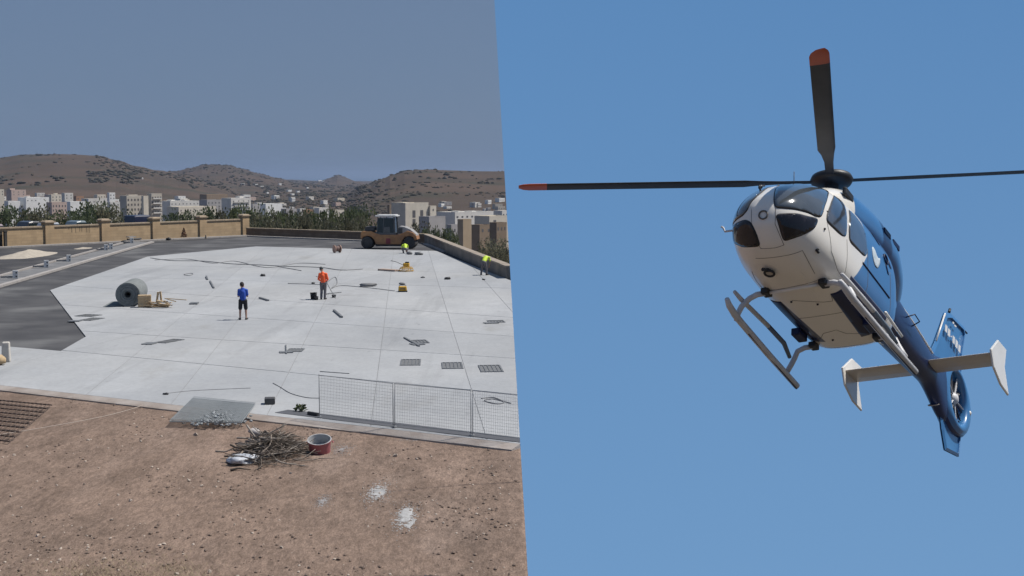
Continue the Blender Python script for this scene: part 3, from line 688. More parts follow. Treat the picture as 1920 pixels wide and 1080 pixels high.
# plain things
def thing(name, mb, mat, px, label, cat, z=PZ, rz=0.0, smooth=False, bevel=0.0, group=None, dz=0.0):
    p = gp(px[0], px[1], z); o = mb.build(name, mat, None, smooth, (p.x, p.y, z + dz), rz, bevel); return tag(o, label, cat, group)
def bucket(px, r, h, label, mat=M_blkp):
    p = gp(px[0], px[1], PZ); t = empty('bucket', (p.x, p.y, PZ), 0, label, 'bucket', 'buckets around the worker in orange')
    MB().lathe([(0.001, 0.0), (r * 0.8, 0), (r, h), (r * 1.06, h), (r * 0.95, h - 0.015), (r * 0.76, 0.03), (0.001, 0.03)], 20).build('pail', mat, t, smooth=True)
    MB().tube([(-r, 0, h - 0.03), (-r * 0.8, -r * 0.6, h * 0.8), (0, -r * 1.1, h * 0.62), (r * 0.8, -r * 0.6, h * 0.8), (r, 0, h - 0.03)], 0.008, 6).build('handle', M_steel, t)
bucket((588, 561), 0.19, 0.36, 'black bucket standing left of the worker in orange')
bucket((593, 562.5), 0.12, 0.2, 'small dark bucket at the feet of the worker in orange')
bucket((626, 558), 0.12, 0.16, 'small black bucket right of the worker in orange')
# tool held by the worker in orange: pole with a hose
p = gp(606, 561.5, PZ)
tag(MB().tube([(p.x - 0.42, p.y + 0.25, PZ + 1.25), (p.x + 0.1, p.y + 0.3, PZ + 1.0), (p.x + 0.62, p.y + 0.35, PZ + 0.02)], 0.018, 6).build('pole', M_steel), 'thin pole slanting from the hands of the worker in orange', 'pole')
def ropeline(name, pts, r, mat, label, cat, z=PZ, group=None, sag=0):
    P = []
    pp = [gp(u, v, z) + Vector((0, 0, r * 0.9)) for u, v in pts]
    for i in range(len(pp) - 1):
        p0, p1, p2, p3 = pp[max(0, i - 1)], pp[i], pp[i + 1], pp[min(len(pp) - 1, i + 2)]
        for k in range(6):
            t = k / 6; P.append(0.5 * ((2 * p1) + (p2 - p0) * t + (2 * p0 - 5 * p1 + 4 * p2 - p3) * t * t + (3 * p1 - p0 - 3 * p2 + p3) * t ** 3))
    P.append(pp[-1])
    return tag(MB().tube(P, r, 6).build(name, mat, None, True), label, cat, group)
M_hose = pmat('grey_hose', (0.19, 0.19, 0.195), (0.14, 0.14, 0.145), rough=0.7)
ropeline('hose', [(613, 530), (628, 520), (632, 532), (622, 541), (640, 536), (690, 540), (740, 546)], 0.02, M_hose, 'grey hose curling on the pad right of the worker in orange', 'hose')
ropeline('hose', [(540, 532), (575, 533), (600, 534)], 0.02, M_hose, 'grey hose end lying left of the worker in orange', 'hose')
ropeline('hose', [(282, 484), (320, 489), (380, 490), (430, 495), (480, 497), (540, 500), (600, 502), (640, 507), (680, 505)], 0.028, M_hose, 'long dark cable trailing across the back of the pad', 'cable')
ropeline('hose', [(290, 488), (350, 486), (400, 494), (440, 490), (500, 502), (560, 494), (610, 496)], 0.022, M_hose, 'second dark cable tangled with the long cable at the back', 'cable')
ropeline('hose', [(512, 719), (525, 726), (545, 738), (575, 746), (600, 747)], 0.012, M_hose, 'thin hose curving towards the corner of the mesh fence', 'hose')
ropeline('hose', [(312, 738), (360, 733), (440, 729), (470, 728)], 0.008, M_hose, 'thin wire stretched over the front of the pad', 'wire')
# wire loop behind the fence
ropeline('hose', [(902, 748), (925, 746), (945, 755), (930, 758), (908, 752), (925, 749), (958, 757)], 0.016, M_hose, 'loop of grey wire lying behind the rightmost fence panel', 'wire')
# oval of hose at mid left
ropeline('hose', [(345, 515), (356, 513), (362, 514), (356, 517), (345, 516)], 0.02, M_hose, 'small oval coil of hose on the middle of the pad', 'hose')
def bar(pa, pb, w, h, mat, label, name='bar', cat='bar', z=PZ):
    a, b = gp(*pa, z), gp(*pb, z); c = (a + b) / 2; L = (b - a).length
    return tag(MB().box((0, 0, h / 2), (L, w, h)).build(name, mat, None, False, (c.x, c.y, z + 0.002), atan2(b.y - a.y, b.x - a.x), 0.004), label, cat)
bar((387, 519), (389, 525), 0.10, 0.08, M_steel, 'short steel bar end standing off the long bar behind the man in blue')
bar((394, 528), (401, 541), 0.09, 0.07, M_steel, 'dark steel bar lying left behind the man in blue')
bar((487, 559.5), (503, 564.5), 0.12, 0.08, M_steel, 'dark bar lying just right of the man in blue')
bar((626, 583), (641, 596), 0.10, 0.08, M_steel, 'dark bar lying alone below the worker in orange')
bar((758, 634), (786, 650), 0.07, 0.05, M_steel, 'long thin steel bar left of a hatch')
bar((313, 560), (350, 563), 0.07, 0.03, M_wood, 'thin pale timber batten right of the timber heap', cat='batten')
bar((536, 648), (537, 664), 0.05, 0.04, M_steel, 'small angle bar beside the hatch below the worker in orange')
bar((600, 697), (655, 701), 0.03, 0.02, M_steel, 'thin rod lying behind the top of the mesh fence')
bar((520, 500), (565, 508), 0.05, 0.04, M_hose, 'straight conduit lying among the cables at the back')
bar((612, 552), (640, 549), 0.06, 0.05, M_steel, 'thin trowel handle beside the grey patch on the pad')
thing('plank', MB().box((0, 0, 0.04), (0.42, 0.7, 0.07)), M_steel, (364, 570), 'small grey board lying between timber heap and man in blue', 'board', rz=0.1, bevel=0.01)
# red-brown cable drum
def drum():
    p = gp(632, 474, PZ); t = empty('cable_drum', (p.x, p.y, PZ), radians(35), 'small reddish cable drum standing at the back of the pad', 'drum')
    for s in (-1, 1):
        M = Matrix.Translation((s * 0.26, 0, 0.34)) @ Matrix.Rotation(pi / 2, 4, 'Y')
        MB().lathe([(0.001, -0.025), (0.34, -0.025), (0.34, 0.025), (0.001, 0.025)], 24, M).build('flange', pmat('drum_red', (0.36, 0.20, 0.15), (0.45, 0.33, 0.26), scale=4, rough=0.8), t)
    MB().lathe([(0.2, -0.24), (0.24, -0.2), (0.24, 0.2), (0.2, 0.24)], 24, Matrix.Translation((0, 0, 0.34)) @ Matrix.Rotation(pi / 2, 4, 'Y')).build('winding', pmat('drum_cable', (0.10, 0.06, 0.05), (0.16, 0.1, 0.09), scale=20, rough=0.7), t, smooth=True)
drum()
# yellow power trowel with plank
def trowel():
    p = gp(762, 509, PZ); t = empty('power_trowel', (p.x, p.y, PZ), radians(-5), 'yellow concrete finishing machine standing on the pad', 'machine')
    M = Matrix.Translation((0, 0, 0.05))
    ring = MB()
    for z, r in ((0.06, 0.50), (0.20, 0.47), (0.30, 0.40)):
        ring.tube([(r * cos(a), r * sin(a), z) for a in [2 * pi * k / 24 for k in range(25)]], 0.022, 6, False)
    for k in range(6):
        a = pi / 3 * k; ring.tube([(0.5 * cos(a), 0.5 * sin(a), 0.06), (0.40 * cos(a), 0.4 * sin(a), 0.30), (0.1 * cos(a), 0.1 * sin(a), 0.36)], 0.018, 6)
    ring.build('guard_ring', M_yelp, t)
    MB().box((0, 0, 0.46), (0.42, 0.36, 0.26)).build('engine', M_yelp, t, bevel=0.04)
    MB().box((0.05, 0.0, 0.63), (0.26, 0.24, 0.10)).build('air_filter', M_blkp, t, bevel=0.03)
    for k in range(4):
        MB().box((0, 0, 0), (0.42, 0.13, 0.012), M=Matrix.Rotation(pi / 2 * k, 3, 'Z') @ Matrix.Rotation(0.12, 3, 'X')).build('blade', M_steel, t, loc=(0.22 * cos(pi / 2 * k), 0.22 * sin(pi / 2 * k), 0.03))
    MB().tube([(-0.1, 0, 0.4), (-0.7, 0.0, 0.66), (-1.05, 0, 0.74)], 0.02, 6).tube([(-1.05, -0.2, 0.74), (-1.05, 0.2, 0.74)], 0.02, 6).build('handle', M_dkm, t)
    bar((713, 507), (745, 509), 0.5, 0.12, pmat('red_plank', (0.42, 0.32, 0.26), (0.34, 0.25, 0.2), scale=3, rough=0.9), 'pinkish plank lying left of the yellow finishing machine', 'plank', 'plank')
trowel()
def genset():
    p = gp(755, 547, PZ); t = empty('generator', (p.x, p.y, PZ), 0.1, 'small yellow generator box alone on the pad', 'generator')
    MB().box((0, 0, 0.19), (0.50, 0.42, 0.26), taper=0.92).build('housing', M_yelp, t, bevel=0.05)
    MB().box((0, 0, 0.03), (0.54, 0.46, 0.05)).build('skid_base', M_blkp, t)
    MB().box((0, -0.205, 0.2), (0.3, 0.03, 0.13)).build('panel', pmat('panel_brown', (0.25, 0.16, 0.05), rough=0.6), t)
    MB().tube([(-0.2, 0, 0.3), (-0.18, 0, 0.38), (0.18, 0, 0.38), (0.2, 0, 0.3)], 0.018, 6).build('handle', M_blkp, t)
genset()
def lump(px, r, label, mat=M_blkp, name='bag', cat='bag', sq=(1.4, 1, 0.7), seed=1):
    thing(name, MB().blob((0, 0, r * 0.45), r, seed, 2, sq, 0.5), mat, px, label, cat, smooth=True)
lump((690, 537), 0.24, 'crumpled dark sheet lying right of the grey patch', M_hose, 'crumpled_sheet', 'sheet', (2.2, 1.2, 0.5), 3)
lump((755, 534), 0.14, 'dark bag just behind the yellow generator box', M_hose, seed=5)
lump((493, 518), 0.14, 'small dark bag left behind the worker in orange', seed=6)
lump((839, 524), 0.15, 'small dark bag right of the yellow finishing machine', seed=7)
lump((793, 521), 0.10, 'small grey tool bag between yellow machine and dark bag', M_hose, seed=8)
lump((768, 477), 0.22, 'dark tool bag right of the crouching worker', M_hose, seed=9)
lump((785, 478), 0.25, 'grey tool bag farther right of the crouching worker', M_steel, seed=10)
lump((587, 532), 0.09, 'tiny dark object on the cable left of the worker in orange', seed=12)
lump((907, 525), 0.08, 'tiny dark object below the bending worker', seed=13)
lump((311, 740), 0.06, 'tiny dark peg at the end of the thin wire', seed=14, name='peg', cat='peg')
# wet grey patch
p = gp(664, 549, PZ); V = [Vector((1.28 * cos(a) * (1 + 0.18 * noise.noise(Vector((cos(a) * 1.7, sin(a) * 1.7, 2)))), 1.9 * sin(a) * (1 + 0.25 * noise.noise(Vector((cos(a) * 1.7, sin(a) * 1.7, 5)))), 0)) for a in [2 * pi * k / 40 for k in range(40)]]
tag(mesh_obj('mortar_patch', V + [Vector((0, 0, 0.02))], [(k, (k + 1) % 40, 40) for k in range(40)], pmat('wet_mortar', (0.30, 0.30, 0.30), (0.36, 0.37, 0.38), scale=1.3, rough=0.8, detail=8), loc=(p.x, p.y, PZ + 0.006)), 'spread of wet grey mortar right of the worker in orange', 'mortar')
# concrete blocks along the channel
for k, (u, v, lab) in enumerate(((29, 523.5, 'white concrete block on the channel nearest the picture edge'), (87, 503, 'second white concrete block along the channel from the left'), (129, 492, 'third white concrete block along the channel from the left'),
        (199, 470.5, 'white concrete block left of a close pair at the channel'), (208, 468.5, 'right one of a close pair of white blocks at the channel'), (247, 457, 'farthest white concrete block by the end of the channel'))):
    p = gp(u, v); t = empty('concrete_block', (p.x, p.y, 0.05), 0.35, lab, 'block', 'concrete blocks along the channel')
    MB().box((0, 0, 0.27), (0.34, 0.22, 0.54)).build('block_body', M_wht, t, bevel=0.015)
    for z in (0.14, 0.38): MB().box((0.06, -0.112, z), (0.09, 0.012, 0.10)).build('hollow', M_dkm, t)
    MB().box((-0.55, 0.15, 0.1), (0.75, 0.08, 0.12)).build('rail', M_cgrey, t)
# heap of sand
def heap(name, u, v, rx, ry, h, mat, label, cat, z=0.04, seed=0):
    p = gp(u, v, z); V = []; F = []; n, m = 36, 10
    for j in range(m + 1):
        q = j / m
        for i in range(n):
            a = 2 * pi * i / n; k = 1 + 0.2 * noise.noise(Vector((cos(a) * 1.5, sin(a) * 1.5, seed))) 
            V.append(Vector((rx * q * k * cos(a), ry * q * k * sin(a), h * (1 - q) ** 1.15 * (1 + 0.25 * noise.noise(Vector((cos(a) * q * 3, sin(a) * q * 3, seed + 4)))) - 0.01)))
    for j in range(m):
        for i in range(n): F.append((j * n + i, (j + 1) * n + i, (j + 1) * n + (i + 1) % n, j * n + (i + 1) % n))
    return tag(mesh_obj(name, V, F, mat, None, True, (p.x, p.y, z)), label, cat)
heap('sand_heap', 53, 479, 1.9, 5.0, 0.52, pmat('pale_sand', (0.42, 0.375, 0.31), (0.34, 0.30, 0.25), scale=3, rough=1, bump=0.4, bscale=30), 'low heap of pale sand on the dark asphalt', 'sand heap')
heap('sand_heap', 156, 465.5, 0.7, 1.6, 0.12, pmat('pale_sand', (0.42, 0.375, 0.31)), 'small spill of pale sand near the channel end', 'sand heap', seed=5)
# dark items against the yellow wall
def barrow():
    p = gp(247, 454); t = empty('pipe_stack', (p.x, p.y, 0.05), rz, 'dark pipes stacked low at the foot of the yellow wall', 'pipes')
    for k in range(5): MB().tube([(-0.8 + 0.1 * k, 0.2 * (k % 3), 0.09 + 0.16 * (k // 3)), (1.0 + 0.08 * k, 0.2 * (k % 3), 0.09 + 0.16 * (k // 3))], 0.085, 10).build('pipe', M_dkm, t)
    MB().box((0.1, 0.2, 0.48), (0.9, 0.5, 0.1)).build('board', M_cgrey, t)
barrow()
lump((232, 455), 0.2, 'dark bag left of the stacked pipes by the wall', seed=21)
lump((316, 449.5), 0.2, 'small dark bag at the foot of the wall right of the pipes', seed=22)
# rust-brown conical dead shrub by the wall
def dead_shrub():
    p = gp(345, 448); t = empty('dead_shrub', (p.x, p.y, 0.1), 0, 'rust brown withered cone-shaped shrub in front of the yellow wall', 'shrub')
    V = []; F = []; r = random.Random(3)
    for k in range(420):
        h = r.random() ** 1.2; a = r.random() * 6.283; q = (0.36 * (1 - h) ** 0.8 + 0.02) * sqrt(r.random()); c = Vector((q * cos(a), q * sin(a), 0.12 + h * 0.95)); s = 0.06
        d1 = Vector((r.gauss(0, 1), r.gauss(0, 1), r.gauss(0, 1))).normalized() * s; d2 = d1.cross(Vector((r.gauss(0, 1), r.gauss(0, 1), 1))).normalized() * s * 0.6
        n = len(V); V += [c - d1, c + d2, c + d1, c - d2]; F.append((n, n + 1, n + 2, n + 3))
    tag(mesh_obj('foliage', V, F, pmat('withered', (0.16, 0.075, 0.045), (0.11, 0.05, 0.03), rough=1), t), kind=None)
    MB().tube([(0, 0, 0), (0, 0, 0.5)], 0.03, 6).build('stem', M_dkm, t)
dead_shrub()
thing('stone', MB().box((0, 0, 0.18), (0.22, 0.22, 0.36), taper=0.4), M_cop, (386, 447), 'small pale marker stone by the yellow wall', 'marker')

# ================================================================== FOREGROUND
# stone blocks at the left edge of the pad
def stones_left():
    p = gp(10, 679, PZ); t = empty('stone_block', (p.x, p.y + 0.1, PZ), 0.2, 'upright white stone block at the left picture edge', 'stone block')
    MB().box((0.0, 0, 0.36), (0.30, 0.3, 0.72), taper=0.86).build('block_body', pmat('white_stone', (0.55, 0.52, 0.47), (0.46, 0.43, 0.39), scale=3, rough=0.9, bump=0.3, bscale=15), t, bevel=0.04)
    thing('stone', MB().blob((0, 0, 0.16), 0.24, 4, 2, (1.2, 1, 0.8), 0.4), pmat('yellow_stone', (0.5, 0.37, 0.22), (0.4, 0.29, 0.17), scale=4, rough=0.9), (-2, 684), 'rounded yellowish boulder in front of the white stone block', 'boulder', smooth=True)
stones_left()
# temporary mesh fence
M_wire = pmat('fence_wire', (0.30, 0.305, 0.31), (0.25, 0.255, 0.26), rough=0.6, metal=0.2)
def fence():
    tops = [(598, 696, 783), (739, 708, 802), (885, 722, 818), (974, 731, 829)]
    labs = ['leftmost mesh fence panel standing on the pad edge', 'middle mesh fence panel of the row on the pad edge', 'rightmost mesh fence panel cut off by the terrace edge']
    base = [gp(u, vb, PZ) for u, vt, vb in tops]
    H = 1.19
    for k in range(3):
        a, b = base[k], base[k + 1]; L = (b - a).length; rz_ = atan2(b.y - a.y, b.x - a.x)
        t = empty('fence_panel', (a.x, a.y, PZ), rz_, labs[k], 'fence', 'mesh fence panels')
        for x in ((0.0, L - 0.05) if k < 2 else (0.0,)):
            MB().tube([(x + 0.02, 0, 0), (x + 0.02, 0, H + 0.03)], 0.011, 8).build('post', M_wire, t, smooth=True)
            MB().box((x + 0.02, 0, 0.03), (0.06, 0.12, 0.03)).build('foot', M_wire, t)
        fr = MB()
        for z in (0.1, H): fr.tube([(0.03, 0, z), (L - 0.04, 0, z)], 0.010, 6)
        fr.build('rail', M_wire, t)
        w = MB(); n = int(L / 0.055); m = 13
        for i in range(1, n): x = L * i / n; w.tube([(x, 0.0, 0.1), (x, 0.0, H)], 0.0026, 3, False)
        for i in range(1, m):
            z = 0.1 + (H - 0.1) * i / m; w.tube([(0.03, 0.003, z), (L - 0.04, 0.003, z)], 0.0034, 3, False)
        tag(w.build('wire_mesh', M_wire, t), kind='stuff')
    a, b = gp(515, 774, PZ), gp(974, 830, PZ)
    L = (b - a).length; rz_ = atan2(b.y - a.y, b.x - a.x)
    tag(MB().box((L / 2, 0.28, 0.006), (L, 0.55, 0.012)).build('fence_shadow_strip', pmat('fence_shadow_grey', (0.085, 0.088, 0.10), (0.07, 0.073, 0.082), scale=2, rough=0.9), None, False, (a.x, a.y, PZ), rz_, 0.01), 'painted shadow strip along the foot of the mesh fence', 'strip')  # thin dark sheet stands in for the shadow at the fence foot
fence()
bar((578, 778), (596, 781), 0.08, 0.10, M_blkp, 'short black bar at the left foot of the mesh fence')
thing('tool_box', MB().box((0, 0, 0.09), (0.30, 0.36, 0.18)), M_dkm, (506, 757), 'flat dark tool box on the front of the pad', 'box', rz=0.15, bevel=0.01)
# weed on the pad edge
def leafy(name, loc, n, r, h, mat, leaf, seed, parent=None, up=0.5):
    q = random.Random(seed); V = []; F = []
    for k in range(n):
        a = q.random() * 6.283; d = q.random() ** 0.6; c = Vector((r * d * cos(a), r * d * sin(a), h * q.random() * (1 - 0.5 * d)))
        l = Vector((cos(a) * 0.6 + q.gauss(0, 0.5), sin(a) * 0.6 + q.gauss(0, 0.5), up + q.gauss(0, 0.4))).normalized() * leaf * q.uniform(0.6, 1.3)
        s = l.cross(Vector((q.gauss(0, 1), q.gauss(0, 1), q.gauss(0, 1)))).normalized() * leaf * 0.32
        m = len(V); V += [c, c + l * 0.5 + s, c + l, c + l * 0.5 - s]; F.append((m, m + 1, m + 2, m + 3))
    return mesh_obj(name, V, F, mat, parent, loc=loc)
M_weed = pmat('weed_green', (0.085, 0.10, 0.035), (0.055, 0.07, 0.025), scale=5, rough=0.9, rand=0.2)
p = gp(564, 771, PZ); tag(leafy('weed', (p.x, p.y, PZ), 90, 0.13, 0.22, M_weed, 0.1, 5), 'small green weed at the front edge of the pad', 'weed')
# rusty reinforcement mesh lying on the earth
M_rust = pmat('rusty_steel', (0.075, 0.052, 0.045), (0.05, 0.038, 0.034), scale=6, rough=0.95)
def rebar():
    P = [gp(-60, 748), gp(97, 763), gp(-5, 832), gp(-160, 812)]
    t = empty('rebar_mesh', P[0], 0, 'dark rusty reinforcement mesh sheets lying on the earth at the left edge', 'rebar mesh')
    o = P[0]; ex = P[1] - P[0]; ey = P[3] - P[0]
    n = 9
    for i in range(n + 1):
        a = i / n
        MB().tube([ey * a + Vector((0, 0, 0.05)), ey * a + ex * 1.0 + Vector((0, 0, 0.05 + 0.02 * rnd.random()))], 0.022, 5).build('long_rod', M_rust, t)
    for i in range(22):
        a = i / 21; MB().tube([ex * a + Vector((0, 0, 0.075)), ex * a + ey + Vector((0, 0, 0.075))], 0.010, 4).build('cross_rod', M_rust, t)
rebar()
# sheet of galvanised mesh with gravel
M_galv = pmat('galvanised', (0.27, 0.29, 0.30), (0.21, 0.23, 0.24), scale=6, rough=0.6, metal=0.2)
def mesh_sheet():
    P = [gp(362, 753, 0.05), gp(478, 765, 0.05), gp(452, 800, 0.05), gp(318, 797, 0.05)]; o = P[3]
    t = empty('mesh_sheet', o, 0, 'grey wire mesh sheets lying across the pad edge beside the brushwood', 'mesh sheet')
    def q(a, b): return (P[3].lerp(P[2], a)).lerp(P[0].lerp(P[1], a), b) - o
    w = MB()
    for k in range(2):
        dz = Vector((0, 0, 0.10 + 0.05 * k)); sh = Vector((0.02 * k, 0.03 * k, 0))
        for i in range(41): w.tube([q(i / 40, 0) + dz + sh, q(i / 40, 1) + dz + sh], 0.005, 3, False)
        for i in range(27): w.tube([q(0, i / 26) + dz + sh, q(1, i / 26) + dz + sh], 0.007, 3, False)
    tag(w.build('wire_mesh', M_galv, t), kind='stuff')
    fr = MB().tube([q(0, 0) + Vector((0, 0, .1)), q(1, 0) + Vector((0, 0, .1)), q(1, 1) + Vector((0, 0, .1)), q(0, 1) + Vector((0, 0, .1)), q(0, 0) + Vector((0, 0, .1))], 0.014, 5, False); fr.build('edge_wire', M_galv, t)
    g = MB(); r = random.Random(11)
    for k in range(420):
        u = r.gauss(0.62, 0.22); v = r.gauss(0.16, 0.17)
        if not (0.1 < u < 1.1 and -0.1 < v < 0.75): continue
        g.blob(q(u, v) + Vector((0, 0, 0.05 + 0.13 * r.random() * math.exp(-((u - .62) / .3) ** 2))), 0.022 + 0.035 * r.random() ** 2, k, 1, (1, 1, 0.7), 0.5)
    o_ = g.build('gravel', pmat('grey_gravel', (0.32, 0.34, 0.35), (0.16, 0.17, 0.175), scale=9, rough=0.9), None, False, o)
    tag(o_, 'loose grey gravel spilled over the mesh sheets', 'gravel', kind='stuff')
mesh_sheet()
# brushwood pile
def brush():
    c = gp(505, 851); r = random.Random(21)
    t = empty('brushwood_pile', (c.x, c.y, 0.0), 0, 'heap of dry cut branches on the brown earth', 'brushwood')
    mats = [pmat('dry_branch', (0.25, 0.205, 0.17), (0.17, 0.14, 0.115), scale=6, rough=0.95, bump=0.3), pmat('dark_branch', (0.13, 0.105, 0.085), (0.08, 0.065, 0.052), scale=6, rough=0.95), pmat('grey_branch', (0.34, 0.30, 0.26), (0.25, 0.22, 0.19), scale=6, rough=0.95)]
    def branch(i, big):
        a = r.gauss(-0.35, 0.75); x, y = r.gauss(0, 0.36), r.gauss(0.15, 0.62)
        h = max(0.04, 0.55 * math.exp(-(x / 0.55) ** 2 - (y / 1.0) ** 2) * r.uniform(0.1, 1.05))
        L = r.uniform(0.35, 0.95) * (1.2 if big else 0.7); d = Vector((cos(a), sin(a) * 1.3, r.gauss(-0.05, 0.22))); n = d.cross(Vector((0, 0, 1)))
        pts = []
        for k in range(6):
            s = k / 5 - 0.5; p_ = Vector((x, y, h)) + d * s * L + n * 0.06 * sin(s * 4 + i) + Vector((0, 0, 0.05 * sin(s * 5 + i * 2)))
            p_.z = max(0.015, p_.z); pts.append(p_)
        rr = r.uniform(0.013, 0.028) if big else r.uniform(0.005, 0.010)
        mb = MB().tube(pts, [rr * (1 - 0.12 * k) for k in range(6)], 6)
        for k in (2, 3, 4):
            if r.random() < 0.75:
                e = pts[k] + (d * 0.22 + n * r.choice((-1, 1)) * 0.16 + Vector((0, 0, r.uniform(-0.03, 0.12)))) * r.uniform(0.5, 1.1); e.z = max(0.02, e.z); mb.tube([pts[k], e], [rr * 0.6, rr * 0.3], 5)
        return mb
    for i in range(150): branch(i, True).build('branch', mats[r.choice((0, 0, 1, 2))], t, smooth=True)
    tw = MB()
    for i in range(260):
        b = branch(i + 500, False); tw.add(b.v, b.f)
    tag(tw.build('twigs', mats[1], t), kind='stuff')
    # white sack among the branches
    s = gp(456, 866); V = []
    tag(MB().blob((0, 0, 0.06), 0.30, 7, 3, (1.15, 1.1, 0.36), 0.7).build('white_sack', pmat('white_plastic', (0.48, 0.50, 0.54), (0.38, 0.40, 0.44), scale=5, rough=0.5, bump=0.3, bscale=12), None, True, (s.x, s.y, 0)), 'crumpled white plastic sack lying at the left front of the branch heap', 'sack')
    s = gp(480, 832); tag(MB().blob((0, 0, 0.30), 0.16, 9, 2, (1.3, 1.2, 0.6), 0.6).build('paper_bag', pmat('pale_paper', (0.48, 0.44, 0.42), (0.4, 0.36, 0.34), scale=6, rough=0.9), None, True, (s.x, s.y, 0)), 'crumpled pale bag lying on top of the branch heap', 'bag')
    tag(MB().tube([gp(433, 883) + Vector((0, 0, 0.02)), gp(447, 880) + Vector((0, 0, 0.03)), gp(470, 882) + Vector((0, 0, 0.02))], [0.03, 0.025, 0.012], 6).build('stick', mats[1], None, True), 'single dark stick lying below the white sack', 'stick')
brush()
# pink tub
def tub():
    p = gp(600, 846); t = empty('tub', (p.x, p.y, 0), 0, 'round pinkish red tub with grey mortar residue beside the branch heap', 'tub')
    R = 0.285; tilt = Matrix.Rotation(radians(17), 4, 'X')
    m1 = pmat('faded_red_plastic', (0.40, 0.13, 0.14), (0.31, 0.10, 0.105), scale=3, rough=0.6, stretch=(1, 1, 0.2))
    MB().lathe([(0.001, 0.0), (R * 0.9, 0.0), (R, 0.33), (R + 0.018, 0.33), (R + 0.018, 0.305)], 40, tilt).build('outer_wall', m1, t, smooth=True, angle=50)
    MB().lathe([(R + 0.016, 0.331), (R - 0.012, 0.331), (R * 0.88, 0.10), (0.001, 0.09)], 40, tilt).build('mortar_lining', pmat('mortar_residue', (0.42, 0.42, 0.42), (0.27, 0.275, 0.28), scale=4, rough=0.9), t, smooth=True, angle=50)
    for s in (-1, 1): MB().tube([(s * (R + 0.01), -0.06, 0.25), (s * (R + 0.045), -0.06, 0.23), (s * (R + 0.045), 0.06, 0.23), (s * (R + 0.01), 0.06, 0.25)], 0.012, 6).build('grip', m1, t)
tub()
ropeline('string', [(-10, 817), (60, 806), (140, 792), (200, 780), (245, 768), (268, 760)], 0.010, pmat('pale_string', (0.42, 0.36, 0.31), (0.36, 0.3, 0.26), rough=0.9), 'pale string line stretched over the earth at the left', 'string', z=0.05)
# dried cement splashes
for k, (u, v, rx, ry, lab) in enumerate(((605, 938, 0.22, 0.75, 'faint grey cement splash left of the two white ones'), (708, 921, 0.30, 1.15, 'mid-sized white cement splash on the earth'), (760, 968, 0.30, 1.2, 'largest white cement splash nearest the bottom of the picture'), (640, 842, 0.5, 1.1, 'thin grey cement dust spread right of the tub'), (790, 822, 0.9, 0.35, 'pale cement dust spilled along the pad edge below the fence'))):
    p = gp(u, v); g = MB(); r = random.Random(40 + k); faint = k in (0, 3, 4)
    for i in range(520 if not faint else 420):
        a = r.random() * 6.283; q = abs(r.gauss(0, 0.62)); x, y = rx * q * cos(a), ry * q * sin(a)
        g.blob((x, y, dirt_z(p.x + x, p.y + y) + 0.004), (0.007 + 0.026 * r.random() * max(0.15, 1.1 - q)) * (0.6 if faint else 1), i, 1, (1.3, 1.5, 0.35), 0.6)
    if not faint: g.blob((0, 0, dirt_z(p.x, p.y) - 0.005), rx * 0.5, k, 3, (1, ry / rx, 0.07), 1.3)
    tag(g.build('cement_splash', pmat('white_cement', (0.40, 0.40, 0.40), (0.30, 0.29, 0.28), scale=8, rough=0.95) if k in (1, 2) else pmat('grey_cement', (0.31, 0.30, 0.30), (0.24, 0.22, 0.21), scale=8, rough=0.95), None, False, (p.x, p.y, 0)), lab, 'cement', kind='stuff')
